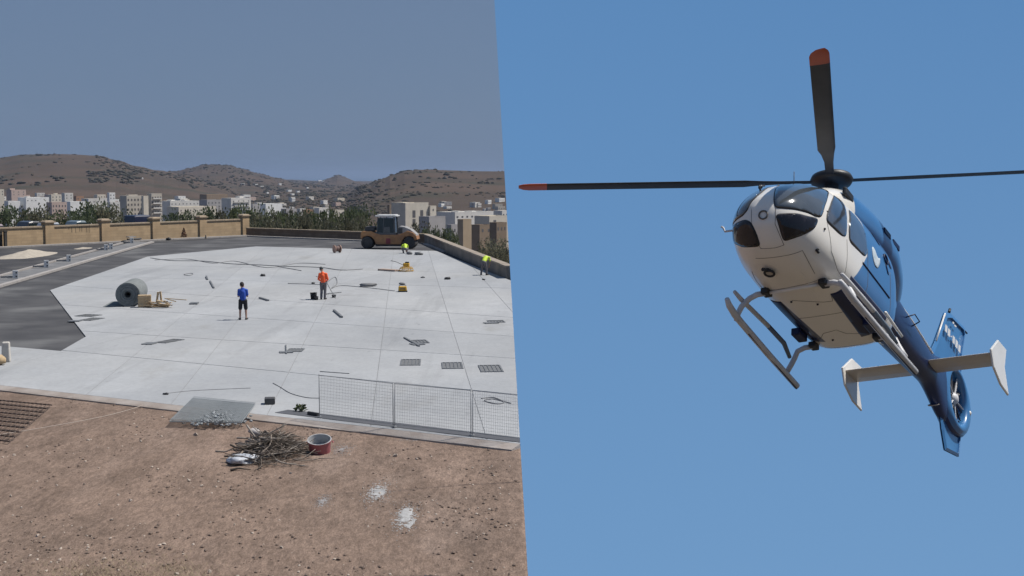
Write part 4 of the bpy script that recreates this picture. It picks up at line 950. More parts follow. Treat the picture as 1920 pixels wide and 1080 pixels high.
# stones and clods on the earth
M_stone = pmat('pale_stone', (0.46, 0.39, 0.33), (0.33, 0.27, 0.225), scale=5, rough=0.95, rand=0.2)
M_clod = pmat('earth_clod', (0.185, 0.135, 0.106), (0.145, 0.105, 0.083), scale=5, rough=1)
def scatter():
    r = random.Random(77); meshes = []
    for k in range(6):
        me = MB().blob((0, 0, 0), 1.0, 60 + k, 1, (1, 0.8, 0.6), 0.7); o = me.build('stone', M_stone); meshes.append(o.data); bpy.data.objects.remove(o)
    spots = [(245, 938, 9), (222, 927, 6), (186, 945, 0), (334, 967, 5), (158, 906, 0), (51, 837, 6), (27, 852, 6), (92, 851, 5), (107, 907, 4), (308, 1019, 9), (163, 1029, 6), (195, 1046, 8), (209, 974, 6), (266, 1034, 6), (344, 1038, 6), (394, 1075, 9), (332, 1076, 8), (82, 1008, 6), (70, 1005, 8), (163, 1003, 5), (440, 984, 4), (353, 898, 5), (378, 910, 7), (741, 854, 9), (781, 859, 6), (545, 886, 6), (528, 1028, 8), (582, 1003, 5), (906, 881, 5), (636, 846, 5), (885, 1053, 6), (803, 958, 6), (165, 825, 6), (257, 801, 6), (367, 817, 8), (155, 858, 4), (264, 827, 5), (185, 876, 4), (690, 987, 5), (40, 950, 5), (20, 930, 6), (420, 900, 5)]
    for u, v, s in spots:
        if s == 0: s = 5
        p = gp(u, v); sc = s / (hgt((u, v)) * 2) * 1.25
        o = bpy.data.objects.new('stone', r.choice(meshes)); link(o); o.location = (p.x, p.y, dirt_z(p.x, p.y) + sc * 0.25); o.scale = (sc, sc, sc); o.rotation_euler = (r.random(), r.random(), r.random() * 6)
        tag(o, 'pale fist-sized stone lying on the brown earth of the foreground', 'stone', 'stones on the brown earth')
    for nm, mat, n, lo, hi, seed in (('loose_pebbles', M_stone, 1000, 0.004, 0.034, 5), ('earth_clods', M_clod, 3800, 0.006, 0.045, 6)):
        g = MB(); r = random.Random(seed); bm = bmesh.new(); bmesh.ops.create_icosphere(bm, subdivisions=1, radius=1.0); bm.verts.index_update()
        bv = [v.co.copy() for v in bm.verts]; bf = [tuple(v.index for v in f.verts) for f in bm.faces]; bm.free(); cnt = 0
        while cnt < n:
            y = 21 + 24 * r.random() ** 1.4; x = r.uniform(-0.38 * y, 0.4); 
            if FN.x * x + FN.y * y < FK + 0.3 or EDGE_N.x * x + EDGE_N.y * y > EDGE_K - 0.1: continue
            if fbm(x, y * 0.5, 0.45, 3, 8.0) + r.uniform(-0.18, 0.18) < 0.04: continue
            cnt += 1; s = lo + (hi - lo) * r.random() ** 4; z = dirt_z(x, y); o_ = Vector((r.random() * 9, r.random() * 9, r.random() * 9))
            g.add([Vector((x + c.x * s * (1 + 0.5 * noise.noise(c + o_)), y + c.y * s * 1.7 * (1 + 0.5 * noise.noise(c - o_)), z + s * 0.2 + c.z * s * 0.7)) for c in bv], bf)
        tag(g.build(nm, mat), 'small %s strewn over the brown earth' % nm.replace('_', ' '), 'pebbles' if 'peb' in nm else 'clods', kind='stuff')
    # patch of dry grass at the bottom of the picture
    V = []; F = []; r = random.Random(9)
    for k in range(2600):
        u = r.gauss(190, 70) if k % 3 else r.gauss(330, 40); v = r.gauss(1075, 16)
        if v > 1120: continue
        p = gp(u, v); a = r.random() * 6.283; L = 0.04 + 0.09 * r.random(); d = Vector((cos(a) * 0.7, sin(a) * 0.7, 0.6)) * L; s = Vector((-sin(a), cos(a), 0)) * 0.004
        b = Vector((p.x, p.y, dirt_z(p.x, p.y))); n = len(V); V += [b - s, b + s, b + d]; F.append((n, n + 1, n + 2))
    tag(mesh_obj('dry_grass', V, F, pmat('straw', (0.32, 0.26, 0.17), (0.24, 0.19, 0.12), scale=3, rough=1)), 'dry straw-coloured grass at the bottom edge of the earth', 'grass', kind='stuff')
scatter()
# ================================================================== TOWN BELOW THE HILLS
M_pane = pmat('dark_window', (0.15, 0.14, 0.135), (0.10, 0.095, 0.095), rough=0.4)
WALLM = {k: pmat('render_' + k, c, tuple(x * 0.88 for x in c), scale=0.25, rough=0.95, rand=0.06, detail=8, bump=0.0) for k, c in dict(white=(0.80, 0.795, 0.77), cream=(0.66, 0.60, 0.50), pink=(0.54, 0.42, 0.365), beige=(0.55, 0.50, 0.425), grey=(0.42, 0.40, 0.39), tan=(0.44, 0.34, 0.23), brown=(0.26, 0.195, 0.135), orange=(0.38, 0.23, 0.15), pale=(0.68, 0.655, 0.61)).items()}
WIN = {}
def win_mesh(w, h):
    k = (round(w, 1), round(h, 1))
    if k not in WIN:
        o = MB().box((0, 0, 0), (w, 0.10, h)).build('window', M_pane); WIN[k] = o.data; bpy.data.objects.remove(o)
    return WIN[k]
def zat(v, D): return at(960, v, D).z
def ground_at(u, D): return land_z(u, D)
def house(u0, u1, vt, D, mat, label, rows=0, cols=0, depth=9.0, rz=0.85, group=None, name='house', parapet=True, ww=1.1, wh=1.3, roofbox=None, balcony=False, skip=(), vb=None):
    D *= 3; uc = (u0 + u1) / 2; w = (u1 - u0) / FPX * D; k_ = 0.45 if w > 25 else 0.62; w = w / (cos(rz) + k_ * sin(rz)); depth = k_ * w; zt = zat(vt, D); zb = min(ground_at(u0, D), ground_at(u1, D), ground_at(uc, D + depth)) - 2.5
    if vb: zb = min(zb, zat(vb, D))
    h = zt - zb
    if h < 3: zb = zt - 3; h = 3
    off_ = Vector((0.5 * depth * sin(rz), -0.5 * depth * cos(rz))); t = empty(name, ((uc - 960) / FPX * D + off_.x, D + off_.y, zb), rz, label, 'house', group)
    MB().box((0, depth / 2, h / 2), (w, depth, h)).build('walls', WALLM[mat], t)
    if parapet:
        pr = MB()
        for s in (-1, 1):
            pr.box((s * (w / 2 - 0.1), depth / 2, h + 0.4), (0.22, depth + 0.04, 0.8)); pr.box((0, depth / 2 + s * (depth / 2 - 0.1), h + 0.4), (w - 0.45, 0.22, 0.8))
        pr.build('parapet', WALLM[mat], t)
    if roofbox:
        for (fx, fw, fh) in roofbox: MB().box((w * fx, depth * 0.55, h + fh / 2), (w * fw, depth * 0.4, fh)).build('roof_room', WALLM['pale' if mat == 'white' else mat], t)
    if rows:
        fl = 3.1
        for r in range(rows):
            z = h - 1.9 - fl * r
            if z < 1: break
            for c in range(cols):
                if (r, c) in skip: continue
                x = -w / 2 + w * (c + 0.5) / cols
                o = bpy.data.objects.new('window', win_mesh(ww, wh)); link(o, t); o.location = (x, -0.02, z)
            if balcony: MB().box((0, -0.5, z - 0.95), (w * 0.8, 1.0, 0.14)).box((0, -0.96, z - 0.5), (w * 0.8, 0.08, 0.8)).build('balcony', WALLM['pale'], t)
    return t
H = house
H(-6, 9, 356, 520, 'cream', 'cream house cut by the left picture edge, below the flat-topped hill', 2, 2)
H(16, 49, 357, 560, 'pink', 'pinkish house with a square roof room at the far left of town', 2, 3, roofbox=[(-0.3, 0.35, 2.5)])
H(11, 38, 378.5, 400, 'white', 'left and lower of two big blank white houses', 0, 0)
H(38, 91, 371.5, 405, 'white', 'right and taller of two big blank white houses', 1, 6, skip=[(0, 3), (0, 4), (0, 5)], ww=0.9, wh=0.8, roofbox=[(-0.25, 0.12, 1.6)])
H(90, 125, 381, 330, 'pink', 'pinkish three storey house between the white houses', 3, 5, ww=0.9, wh=1.4)
H(92, 116, 366, 480, 'cream', 'cream house rising behind the pinkish three storey house', 2, 3, roofbox=[(0.1, 0.3, 2)])
H(118, 138, 363, 520, 'pale', 'narrow pale house behind the town trees on the left', 2, 2)
H(124, 161, 379.5, 350, 'white', 'low blank white house left of the beige apartment block')
H(156, 200, 374, 400, 'pale', 'pale grey house with small windows left of the beige apartment block', 2, 5, ww=0.8)
H(140, 158, 369, 470, 'orange', 'small reddish house behind the low white house', 1, 2)
H(179, 199, 366, 520, 'cream', 'small cream house behind the pale grey house', 1, 3)
H(203, 217, 362.5, 470, 'white', 'small white tower-like house left of the beige apartment block', 2, 2)
H(200, 230, 380, 420, 'pale', 'low pale house touching the beige apartment block', 1, 4)
# beige apartment block
H(228, 268, 369, 300, 'beige', 'beige apartment block with rows of windows, its left wing', 4, 5, depth=14, ww=1.0, wh=1.4, roofbox=[(0.05, 0.55, 1.4)])
H(267, 279, 369.5, 297, 'cream', 'plain cream stair tower of the apartment block', 0, 0, depth=12)
H(278, 304, 365, 302, 'beige', 'right wing of the apartment block with long balconies', 4, 4, depth=14, balcony=True)
H(305, 378, 378, 420, 'pale', 'long low pale terrace of houses right of the apartment block', 1, 9, ww=0.9, wh=1.0, roofbox=[(-0.3, 0.12, 1.8), (0.1, 0.1, 1.5)])
H(318, 402, 389, 340, 'cream', 'long cream building with low roofs behind the trees', 1, 8, ww=0.9, wh=1.0)
H(376, 420, 376, 400, 'grey', 'dark grey house right of the long pale terrace', 2, 5)
H(378, 426, 364, 620, 'brown', 'reddish brown flat building on the slope above town', 0, 0, parapet=False)
H(418, 470, 373, 380, 'pale', 'pale apartment block with balconies in the middle of town', 3, 4, depth=12, balcony=True, roofbox=[(0.2, 0.2, 2)])
H(468, 488, 384, 400, 'grey', 'narrow grey house beside the pale apartment block', 1, 2)
H(485, 528, 383, 420, 'white', 'bright blank white house in the middle distance', 0, 0)
H(528, 556, 393, 380, 'grey', 'grey low house right of the bright white house', 1, 3)
H(558, 574, 393, 340, 'pale', 'small pale house left of the small orange house', 1, 2)
H(568, 586, 395, 320, 'orange', 'small orange house among the shrubs', 1, 2, roofbox=[(0.1, 0.4, 1.2)])
H(590, 616, 391, 360, 'pale', 'pale house with low roof right of the small orange house', 2, 3)
H(616, 646, 395, 400, 'cream', 'low cream house left of the dark cypress', 1, 3)
# right hand group
t = H(735, 803, 382, 300, 'cream', 'big cream block with dark vertical window strips behind the roller', 0, 0, depth=16, roofbox=[(-0.3, 0.2, 1.2)])
for x in (-0.12, 0.18, ):
    for z in range(4): MB().box((0, 0, 0), (2.6, 0.1, 4.6)).build('window', M_pane, t, loc=(x * 23.5, -0.04, 9.0 + 5.6 * z))
H(800, 818, 388, 302, 'cream', 'stepped lower wing at the right of the cream block', 1, 1, depth=14)
H(727, 737, 386, 330, 'brown', 'dark narrow house left of the cream block', 1, 1)
H(786, 835, 408, 250, 'grey', 'grey low workshop right of the road roller cab', 0, 0, depth=10)
H(820, 925, 399, 262, 'pale', 'long pale flat-roofed building on the right of town', 1, 8, depth=16, ww=1.4, wh=0.9, roofbox=[(-0.2, 0.1, 1.2), (0.15, 0.1, 1.0)])
H(858, 884, 414, 205, 'tan', 'tall tan house end behind the right parapet', 1, 1, depth=10, skip=[(0, 0)])
H(838, 859, 424, 212, 'grey', 'low grey shed with pale roof beside the tan house', 1, 1, depth=7, ww=0.9)
H(884, 922, 424, 215, 'brown', 'old brown stone house right of the tan house', 1, 2, depth=9)
H(918, 950, 420, 200, 'brown', 'ruined brown stone building near the terrace edge', 1, 3, depth=9, ww=0.7)
H(890, 958, 407, 240, 'cream', 'cream house with a dark opening behind the brown stone houses', 1, 2, depth=12, ww=2.0, wh=1.2, skip=[(0, 1)])
H(925, 965, 397, 300, 'pale', 'pale house at the far right of the town', 1, 4)
rs = random.Random(5)
def slope_at(u, v, D0=1150.0):
    """distance at which the rising land behind the town reaches picture row v"""
    D = D0
    while D < 9000 and HOR + (CAM_H - land_z(u, D)) / D * FPX > v: D *= 1.02
    return D
def small(n, ua, ub, va, vb, label, group, cols):
    for k in range(n):
        u = rs.uniform(ua, ub); v = va + (vb - va) * rs.random() ** 0.8; D = slope_at(u, v); w = rs.uniform(8, 21); hp = rs.uniform(4.5, 8.5)
        c = rs.choice(cols)
        H(u, u + w, v - hp, D / 3, c, label % dict(white='bright white', pale='pale grey', cream='cream', beige='beige', pink='pinkish', grey='grey')[c], rs.choice((1, 2)), rs.choice((2, 3)), group=group, ww=0.9, rz=rs.uniform(0.6, 1.1))
small(95, -20, 640, 369, 402, 'small %s flat-roofed house in the rows of the town', 'small houses in the town', ['white', 'pale', 'cream', 'pale', 'white', 'beige', 'pink', 'white'])
small(16, 815, 955, 378, 402, 'small %s flat-roofed house behind the long pale building on the right', 'small houses on the right', ['white', 'pale', 'cream', 'pale', 'grey', 'beige'])
for u, v, w in ((219, 333, 3), (233, 331, 6), (268, 336, 2.5), (452, 347, 8), (478, 348, 7), (487, 352, 9), (523, 347, 6), (538, 359, 10), (556, 361, 7), (596, 341, 8), (604, 342, 6), (545, 366, 8), (500, 363, 5), (575, 354, 5), (512, 372, 7), (702, 352, 4)):
    D = slope_at(u, v, 1500)
    H(u, u + w, v - 3.2, D / 3, 'white', 'tiny white farmhouse far off on the hills or in the valley', 0, 0, group='far farmhouses', parapet=False)

# ================================================================== ROAD AND VEHICLES BEHIND THE WALL
a, b = v2(gp(-60, 464)), v2(gp(460, 438.6)); d = (b - a).normalized(); n = Vector((-d.y, d.x))
tag(MB().prism([a - d * 20 + n * 0.6, b + n * 0.6, b + n * 9, a - d * 20 + n * 9], -6, 0.1).build('road', M_asph2), kind='structure')
def car(u, off, L, Hh, W, mat, label, van=False):
    dd = ray(u, 450); e = d; s = ((dd.x * (a.y + n.y * off) - dd.y * (a.x + n.x * off)) / (dd.y * e.x - dd.x * e.y)); q = a + n * off + e * s
    t = empty('parked_van' if van else 'parked_car', (q.x, q.y, 0.1), atan2(d.y, d.x), label, 'van' if van else 'car', 'vehicles parked behind the yellow wall')
    l = L / 2
    if van: prof = [(-l, 0.35), (-l, Hh - 0.1), (-l + 0.15, Hh), (l - 1.2, Hh), (l - 0.6, 1.35), (l - 0.05, 1.1), (l, 0.35)]
    else: prof = [(-l, 0.35), (-l, 0.85), (-l + 0.5, 0.92), (-l + 1.1, Hh - 0.08), (-l + 1.6, Hh), (l - 2.0, Hh - 0.02), (l - 1.2, 0.95), (l - 0.1, 0.78), (l, 0.35)]
    m = len(prof); rings = []
    for y, k in ((-W / 2, 0.92), (-W / 2 + 0.12, 1.0), (W / 2 - 0.12, 1.0), (W / 2, 0.92)): rings.append([Vector((x, y, 0.35 + (z - 0.35) * (k if z > 1.0 else 1))) for x, z in prof])
    MB().loft(rings).build('body', mat, t, bevel=0.04)
    g = MB()
    for y in (-W / 2 - 0.005, W / 2 + 0.005): g.box(((-0.2 if not van else l - 1.3), y, (Hh + 0.95) / 2 - 0.03), (L * (0.42 if not van else 0.2), 0.02, (Hh - 0.95) * 0.6))
    g.build('side_windows', M_glass, t)
    for x in (-l + 0.8, l - 0.8):
        for y in (-W / 2 + 0.1, W / 2 - 0.1): MB().lathe([(0.001, -0.1), (0.26, -0.11), (0.32, -0.08), (0.32, 0.08), (0.26, 0.11), (0.001, 0.1)], 18, Matrix.Translation((x, y, 0.32)) @ Matrix.Rotation(pi / 2, 4, 'X')).build('wheel', M_rub, t, smooth=True)
pc = lambda nm, c: pmat(nm, c, tuple(x * 0.9 for x in c), rough=0.3, coat=0.5)
car(98, 1.9, 4.3, 1.95, 1.8, pc('silver_paint', (0.34, 0.36, 0.40)), 'silver car whose roof shows behind the second wall pier from the left')
car(62, 4.2, 4.4, 2.05, 1.8, pc('dark_paint', (0.04, 0.04, 0.045)), 'dark car roof left of the silver car behind the yellow wall')
car(150, 2.6, 4.2, 2.0, 1.75, pc('teal_grey_paint', (0.16, 0.20, 0.22)), 'grey-green car roof behind the middle of the yellow wall')
car(266, 3.0, 3.3, 2.35, 1.7, pc('navy_paint', (0.022, 0.028, 0.06)), 'dark blue van parked behind the yellow wall', True)
car(-8, 2.2, 4.4, 1.95, 1.8, pc('mauve_paint', (0.25, 0.20, 0.22)), 'reddish car roof at the left picture edge behind the wall')

# ================================================================== VEGETATION
def leaf_mat(name, c):
    m = pmat(name, c, tuple(x * 0.6 for x in c), scale=2.5, rough=0.85, rand=0.25, spec=0.25); nt = m.node_tree; b = nt.nodes['Principled BSDF']; o = nt.nodes['Material Output']
    t = nd(nt, 'ShaderNodeBsdfTranslucent'); a = nd(nt, 'ShaderNodeMixShader'); a.inputs[0].default_value = 0.45; src = b.inputs['Base Color'].links[0].from_socket
    nt.links.new(src, t.inputs[0]); nt.links.new(b.outputs[0], a.inputs[1]); nt.links.new(t.outputs[0], a.inputs[2]); nt.links.new(a.outputs[0], o.inputs[0]); return m
LEAFM = [leaf_mat('leaf_green', (0.14, 0.165, 0.085)), leaf_mat('leaf_olive', (0.185, 0.18, 0.12)), leaf_mat('leaf_dark', (0.10, 0.125, 0.07))]
def crown_mesh(seed, mat, n=420, spiky=False):
    q = random.Random(seed); V = []; F = []; cl = [(Vector((q.gauss(0, 0.42), q.gauss(0, 0.42), q.uniform(0.12, 0.95))), q.uniform(0.18, 0.36)) for _ in range(13)]
    for k in range(n):
        c, r = q.choice(cl); d = Vector((q.gauss(0, 1), q.gauss(0, 1), q.gauss(0, 0.8))).normalized(); p_ = c + d * r * q.uniform(0.55, 1.05)
        l = (d * 0.7 + Vector((q.gauss(0, 0.5), q.gauss(0, 0.5), 0.5 if spiky else q.gauss(0, 0.4)))).normalized() * q.uniform(0.08, 0.17); s = l.cross(Vector((q.gauss(0, 1), q.gauss(0, 1), q.gauss(0, 1)))).normalized() * l.length * 0.42
        p_.z = max(0.0, p_.z); m = len(V); V += [p_, p_ + l * 0.5 + s, p_ + l, p_ + l * 0.5 - s]; F.append((m, m + 1, m + 2, m + 3))
    me = bpy.data.meshes.new('crown'); me.from_pydata([tuple(v) for v in V], [], F); me.update(); me.materials.append(mat); return me
CROWN = [crown_mesh(100 + i, LEAFM[i % 3], 520, i % 2 == 0) for i in range(7)]
tr = MB().tube([(0, 0, -0.3), (0.03, 0.02, 0.25), (-0.02, 0.0, 0.6)], [0.06, 0.045, 0.02], 6).tube([(0.03, 0.02, 0.2), (0.25, 0.1, 0.6)], [0.035, 0.012], 5).tube([(0.02, 0.02, 0.25), (-0.2, -0.12, 0.62)], [0.035, 0.012], 5).build('trunk', pmat('bark', (0.10, 0.08, 0.06), (0.07, 0.055, 0.04), rough=1)); TRUNK = tr.data; bpy.data.objects.remove(tr)
rb = random.Random(31)
def bush(u, vt, D, wpx, label, group, cat='shrub', name='shrub', k=None):
    zt = zat(vt, D); zb = land_z(u, D) - 0.3; 
    if D < 175 and u < 470: zb = max(zb, -3.0)
    h = max(1.2, zt - zb); w = wpx / FPX * D / 1.1
    t = empty(name, ((u - 960) / FPX * D, D, zb), rb.random() * 6.28, label, cat, group)
    c = bpy.data.objects.new('crown', CROWN[k if k is not None else rb.randrange(7)]); link(c, t); ch = min(h * 0.95, max(w * 1.25, 0.45 * h)); c.scale = (w, w, ch); c.location.z = h - ch
    s = bpy.data.objects.new('trunk', TRUNK); link(s, t); s.scale = (w * 0.6, w * 0.6, h * 0.8); return t
# a row at its own distance, standing on the falling slope
G1 = 'leafy trees just behind the yellow wall'
for u, vt, w in ((14, 396, 34), (30, 402, 26), (2, 408, 24), (52, 404, 26), (66, 396, 22), (78, 386, 26), (90, 392, 26), (100, 402, 24), (112, 404, 22), (126, 402, 26), (138, 398, 26), (150, 396, 26), (162, 392, 26), (176, 388, 28), (190, 386, 30), (204, 390, 28), (216, 398, 26), (228, 402, 22)):
    bush(u, vt + rb.uniform(-2, 2), rb.uniform(165, 185), w * 1.1, 'green leafy tree in the clump behind the left half of the yellow wall', G1, 'tree', 'leafy_tree')
for u, vt, w in ((334, 397, 22), (346, 401, 20), (360, 402, 20), (374, 401, 20), (390, 399, 22), (404, 401, 20), (418, 402, 20), (432, 396, 24), (446, 392, 26), (460, 392, 24), (320, 403, 16)):
    bush(u, vt + rb.uniform(-2, 2), rb.uniform(172, 195), w * 1.15, 'dark green shrub in the row behind the right half of the yellow wall', 'shrubs behind the right half of the yellow wall')
for i in range(30):
    u = 466 + i * 7.6 + rb.uniform(-3, 3)
    bush(u, rb.uniform(396, 410), rb.uniform(168, 190), rb.uniform(16, 24), 'spiky green shrub in the long hedge behind the low brown wall', 'hedge shrubs behind the low brown wall')
for i in range(22):
    u = 470 + i * 10 + rb.uniform(-4, 4)
    bush(u, rb.uniform(411, 420), rb.uniform(158, 166), rb.uniform(16, 22), 'brownish green shrub at the foot of the hedge behind the low brown wall', 'low shrubs at the foot of the hedge', k=rb.choice((1, 4)))
for u, vt, D, w in ((796, 420, 165, 20), (806, 428, 160, 18), (818, 432, 155, 18), (830, 433, 150, 16), (842, 436, 150, 16), (855, 440, 145, 16), (780, 424, 175, 16)):
    bush(u, vt, D, w, 'green shrub growing behind the far end of the right parapet', 'shrubs behind the right parapet')
for u, vt, D, w in ((905, 455, 128, 20), (920, 448, 135, 24), (935, 450, 130, 26), (948, 455, 120, 24), (928, 465, 118, 22), (945, 470, 112, 22)):
    bush(u, vt, D, w, 'dry brownish bush on the slope beyond the right parapet', 'dry bushes beyond the right parapet', k=1)
bush(672, 386, 700, 22, 'tall dark tree standing left of the road roller cab', None, 'tree', 'dark_tree', k=2)
bush(660, 394, 710, 16, 'smaller dark tree left of the tall dark tree', None, 'tree', 'dark_tree', k=5)
# scrub on the hills
def scrub():
    r = random.Random(13); bm = bmesh.new(); bmesh.ops.create_icosphere(bm, subdivisions=1, radius=1.0); bm.verts.index_update()
    bv = [v.co.copy() for v in bm.verts]; bf = [tuple(v.index for v in f.verts) for f in bm.faces]; bm.free(); g = MB(); n = 0
    while n < 4500:
        u = r.uniform(-60, 980); D = 1440 * (8700 / 1440) ** r.random(); x = (u - 960) / FPX * D
        dens = fbm(x, D, 0.002, 3, 2.0) + 0.6 * fbm(x, D, 0.007, 2, 6.0)
        if 180 < u < 262 and 2850 < D < 3450: dens += 0.5
        if 480 < u < 720 and D > 1800: dens += 0.16
        if u > 740 and D > 2400: dens += 0.06
        if dens + r.uniform(-0.16, 0.16) < 0.2: continue
        n += 1; z = land_z(u, D); s = r.uniform(1.0, 3.4) * (0.6 + D / 9000); o_ = Vector((r.random() * 9, r.random() * 9, 0)); sx = r.uniform(0.8, 2.2)
        g.add([Vector((x + c.x * s * sx * (1 + 0.6 * noise.noise(c + o_)), D + c.y * s * 1.3, z + s * 0.25 + c.z * s * 0.62 * (1 + 0.6 * noise.noise(c * 1.5 - o_)))) for c in bv], bf)
    for ua, ub, va, vb, cnt in ((168, 268, 322, 344, 260), (345, 490, 334, 352, 160), (0, 130, 330, 352, 50), (560, 700, 346, 372, 200), (740, 960, 328, 352, 70), (480, 620, 350, 378, 220)):
        for k in range(cnt):
            u = r.uniform(ua, ub); v = r.uniform(va, vb) + 3 * sin(u * 0.11); D = slope_at(u, v, 1500)
            if fbm(u, v * 3, 0.035, 2, 1.0) + r.uniform(-0.15, 0.2) < 0: continue
            x = (u - 960) / FPX * D; z = land_z(u, D); s = r.uniform(2.0, 5.5) * (0.5 + D / 8000); sx = r.uniform(0.8, 1.8); o_ = Vector((r.random() * 9, r.random() * 9, 0))
            g.add([Vector((x + c.x * s * sx * (1 + 0.6 * noise.noise(c + o_)), D + c.y * s * 1.3, z + s * 0.25 + c.z * s * 0.7 * (1 + 0.6 * noise.noise(c * 1.5 - o_)))) for c in bv], bf)
    tag(g.build('hillside_scrub', pmat('scrub_green', (0.072, 0.064, 0.05), (0.056, 0.053, 0.041), scale=0.02, rough=1, world_co=True, spec=0.05)), 'dark scrub and carob bushes dotted over the dry hills', 'scrub', kind='stuff')
    # dry stone field walls, pale terraces
scrub()
# ================================================================== HELICOPTER
# local frame: X forward from the rotor shaft, Y to port, Z up from the belly; pose solved from the photograph
HR = ((-0.54694565, 0.82820306, 0.12218898), (-0.42590571, -0.14962125, -0.89231038), (-0.72073212, -0.54008627, 0.4345711)); HT = (5.18780716, 0.57929877, 22.76778754)
def heli_matrix():
    cols = []
    for k in range(3):
        x, y, z = HR[0][k], HR[1][k], HR[2][k]; cols.append((CR * x - CU * y + CF * z).normalized())
    o = C0 + CR * HT[0] - CU * HT[1] + CF * HT[2]
    return Matrix(((cols[0].x, cols[1].x, cols[2].x, o.x), (cols[0].y, cols[1].y, cols[2].y, o.y), (cols[0].z, cols[1].z, cols[2].z, o.z), (0, 0, 0, 1)))
ST = [(2.87, .58, .68, .05, .64, 2.0, 2.0), (2.83, .42, .82, .22, .62, 2.1, 2.0), (2.71, .27, .98, .40, .62, 2.2, 2.0), (2.48, .12, 1.20, .57, .64, 2.4, 2.1), (2.15, .04, 1.42, .69, .68, 2.7, 2.2), (1.77, .0, 1.63, .755, .72, 3.0, 2.4), (1.36, .0, 1.79, .78, .75, 3.3, 2.6), (.90, .0, 1.89, .79, .78, 3.6, 2.7),
      (.30, .0, 1.94, .79, .80, 3.8, 2.8), (-.40, .0, 1.96, .79, .82, 3.8, 2.8), (-.90, .0, 1.95, .78, .85, 3.8, 2.8), (-1.12, .06, 1.94, .74, .92, 3.4, 2.7), (-1.28, .24, 1.92, .68, 1.05, 2.8, 2.5), (-1.60, .62, 1.88, .54, 1.2, 2.3, 2.3), (-1.95, .88, 1.80, .41, 1.3, 2.1, 2.1), (-2.30, .97, 1.72, .34, 1.33, 2.0, 2.0)][::-1]
def pchip_tab(T):
    X = [r[0] for r in T]; h = [b - a for a, b in zip(X, X[1:])]; Ms = []
    for c in range(1, len(T[0])):
        y = [r[c] for r in T]; d = [(y[i + 1] - y[i]) / h[i] for i in range(len(h))]; m = [0.0] * len(X)
        for i in range(1, len(X) - 1):
            if d[i - 1] * d[i] > 0:
                w1, w2 = 2 * h[i] + h[i - 1], h[i] + 2 * h[i - 1]; m[i] = (w1 + w2) / (w1 / d[i - 1] + w2 / d[i])
        m[0], m[-1] = d[0], d[-1]; Ms.append((y, m))
    return X, h, Ms
PT = pchip_tab(ST)
def section(x, tab=None):
    X, h, Ms = tab or PT; i = 0
    while i < len(X) - 2 and x > X[i + 1]: i += 1
    t = (x - X[i]) / h[i]; out = []
    for y, m in Ms: out.append((2 * t ** 3 - 3 * t * t + 1) * y[i] + (t ** 3 - 2 * t * t + t) * h[i] * m[i] + (-2 * t ** 3 + 3 * t * t) * y[i + 1] + (t ** 3 - t * t) * h[i] * m[i + 1])
    return out
def SP(x, th, tab=None):
    zb, zt, w, zc, nb, nt = section(x, tab)
    lower = abs(th) < pi / 2; n = nb if lower else nt; hh = (zc - zb) if lower else (zt - zc); s, c = sin(th), -cos(th)
    return Vector((x, w * math.copysign(abs(s) ** (2 / n), s), zc + hh * math.copysign(abs(c) ** (2 / n), c)))
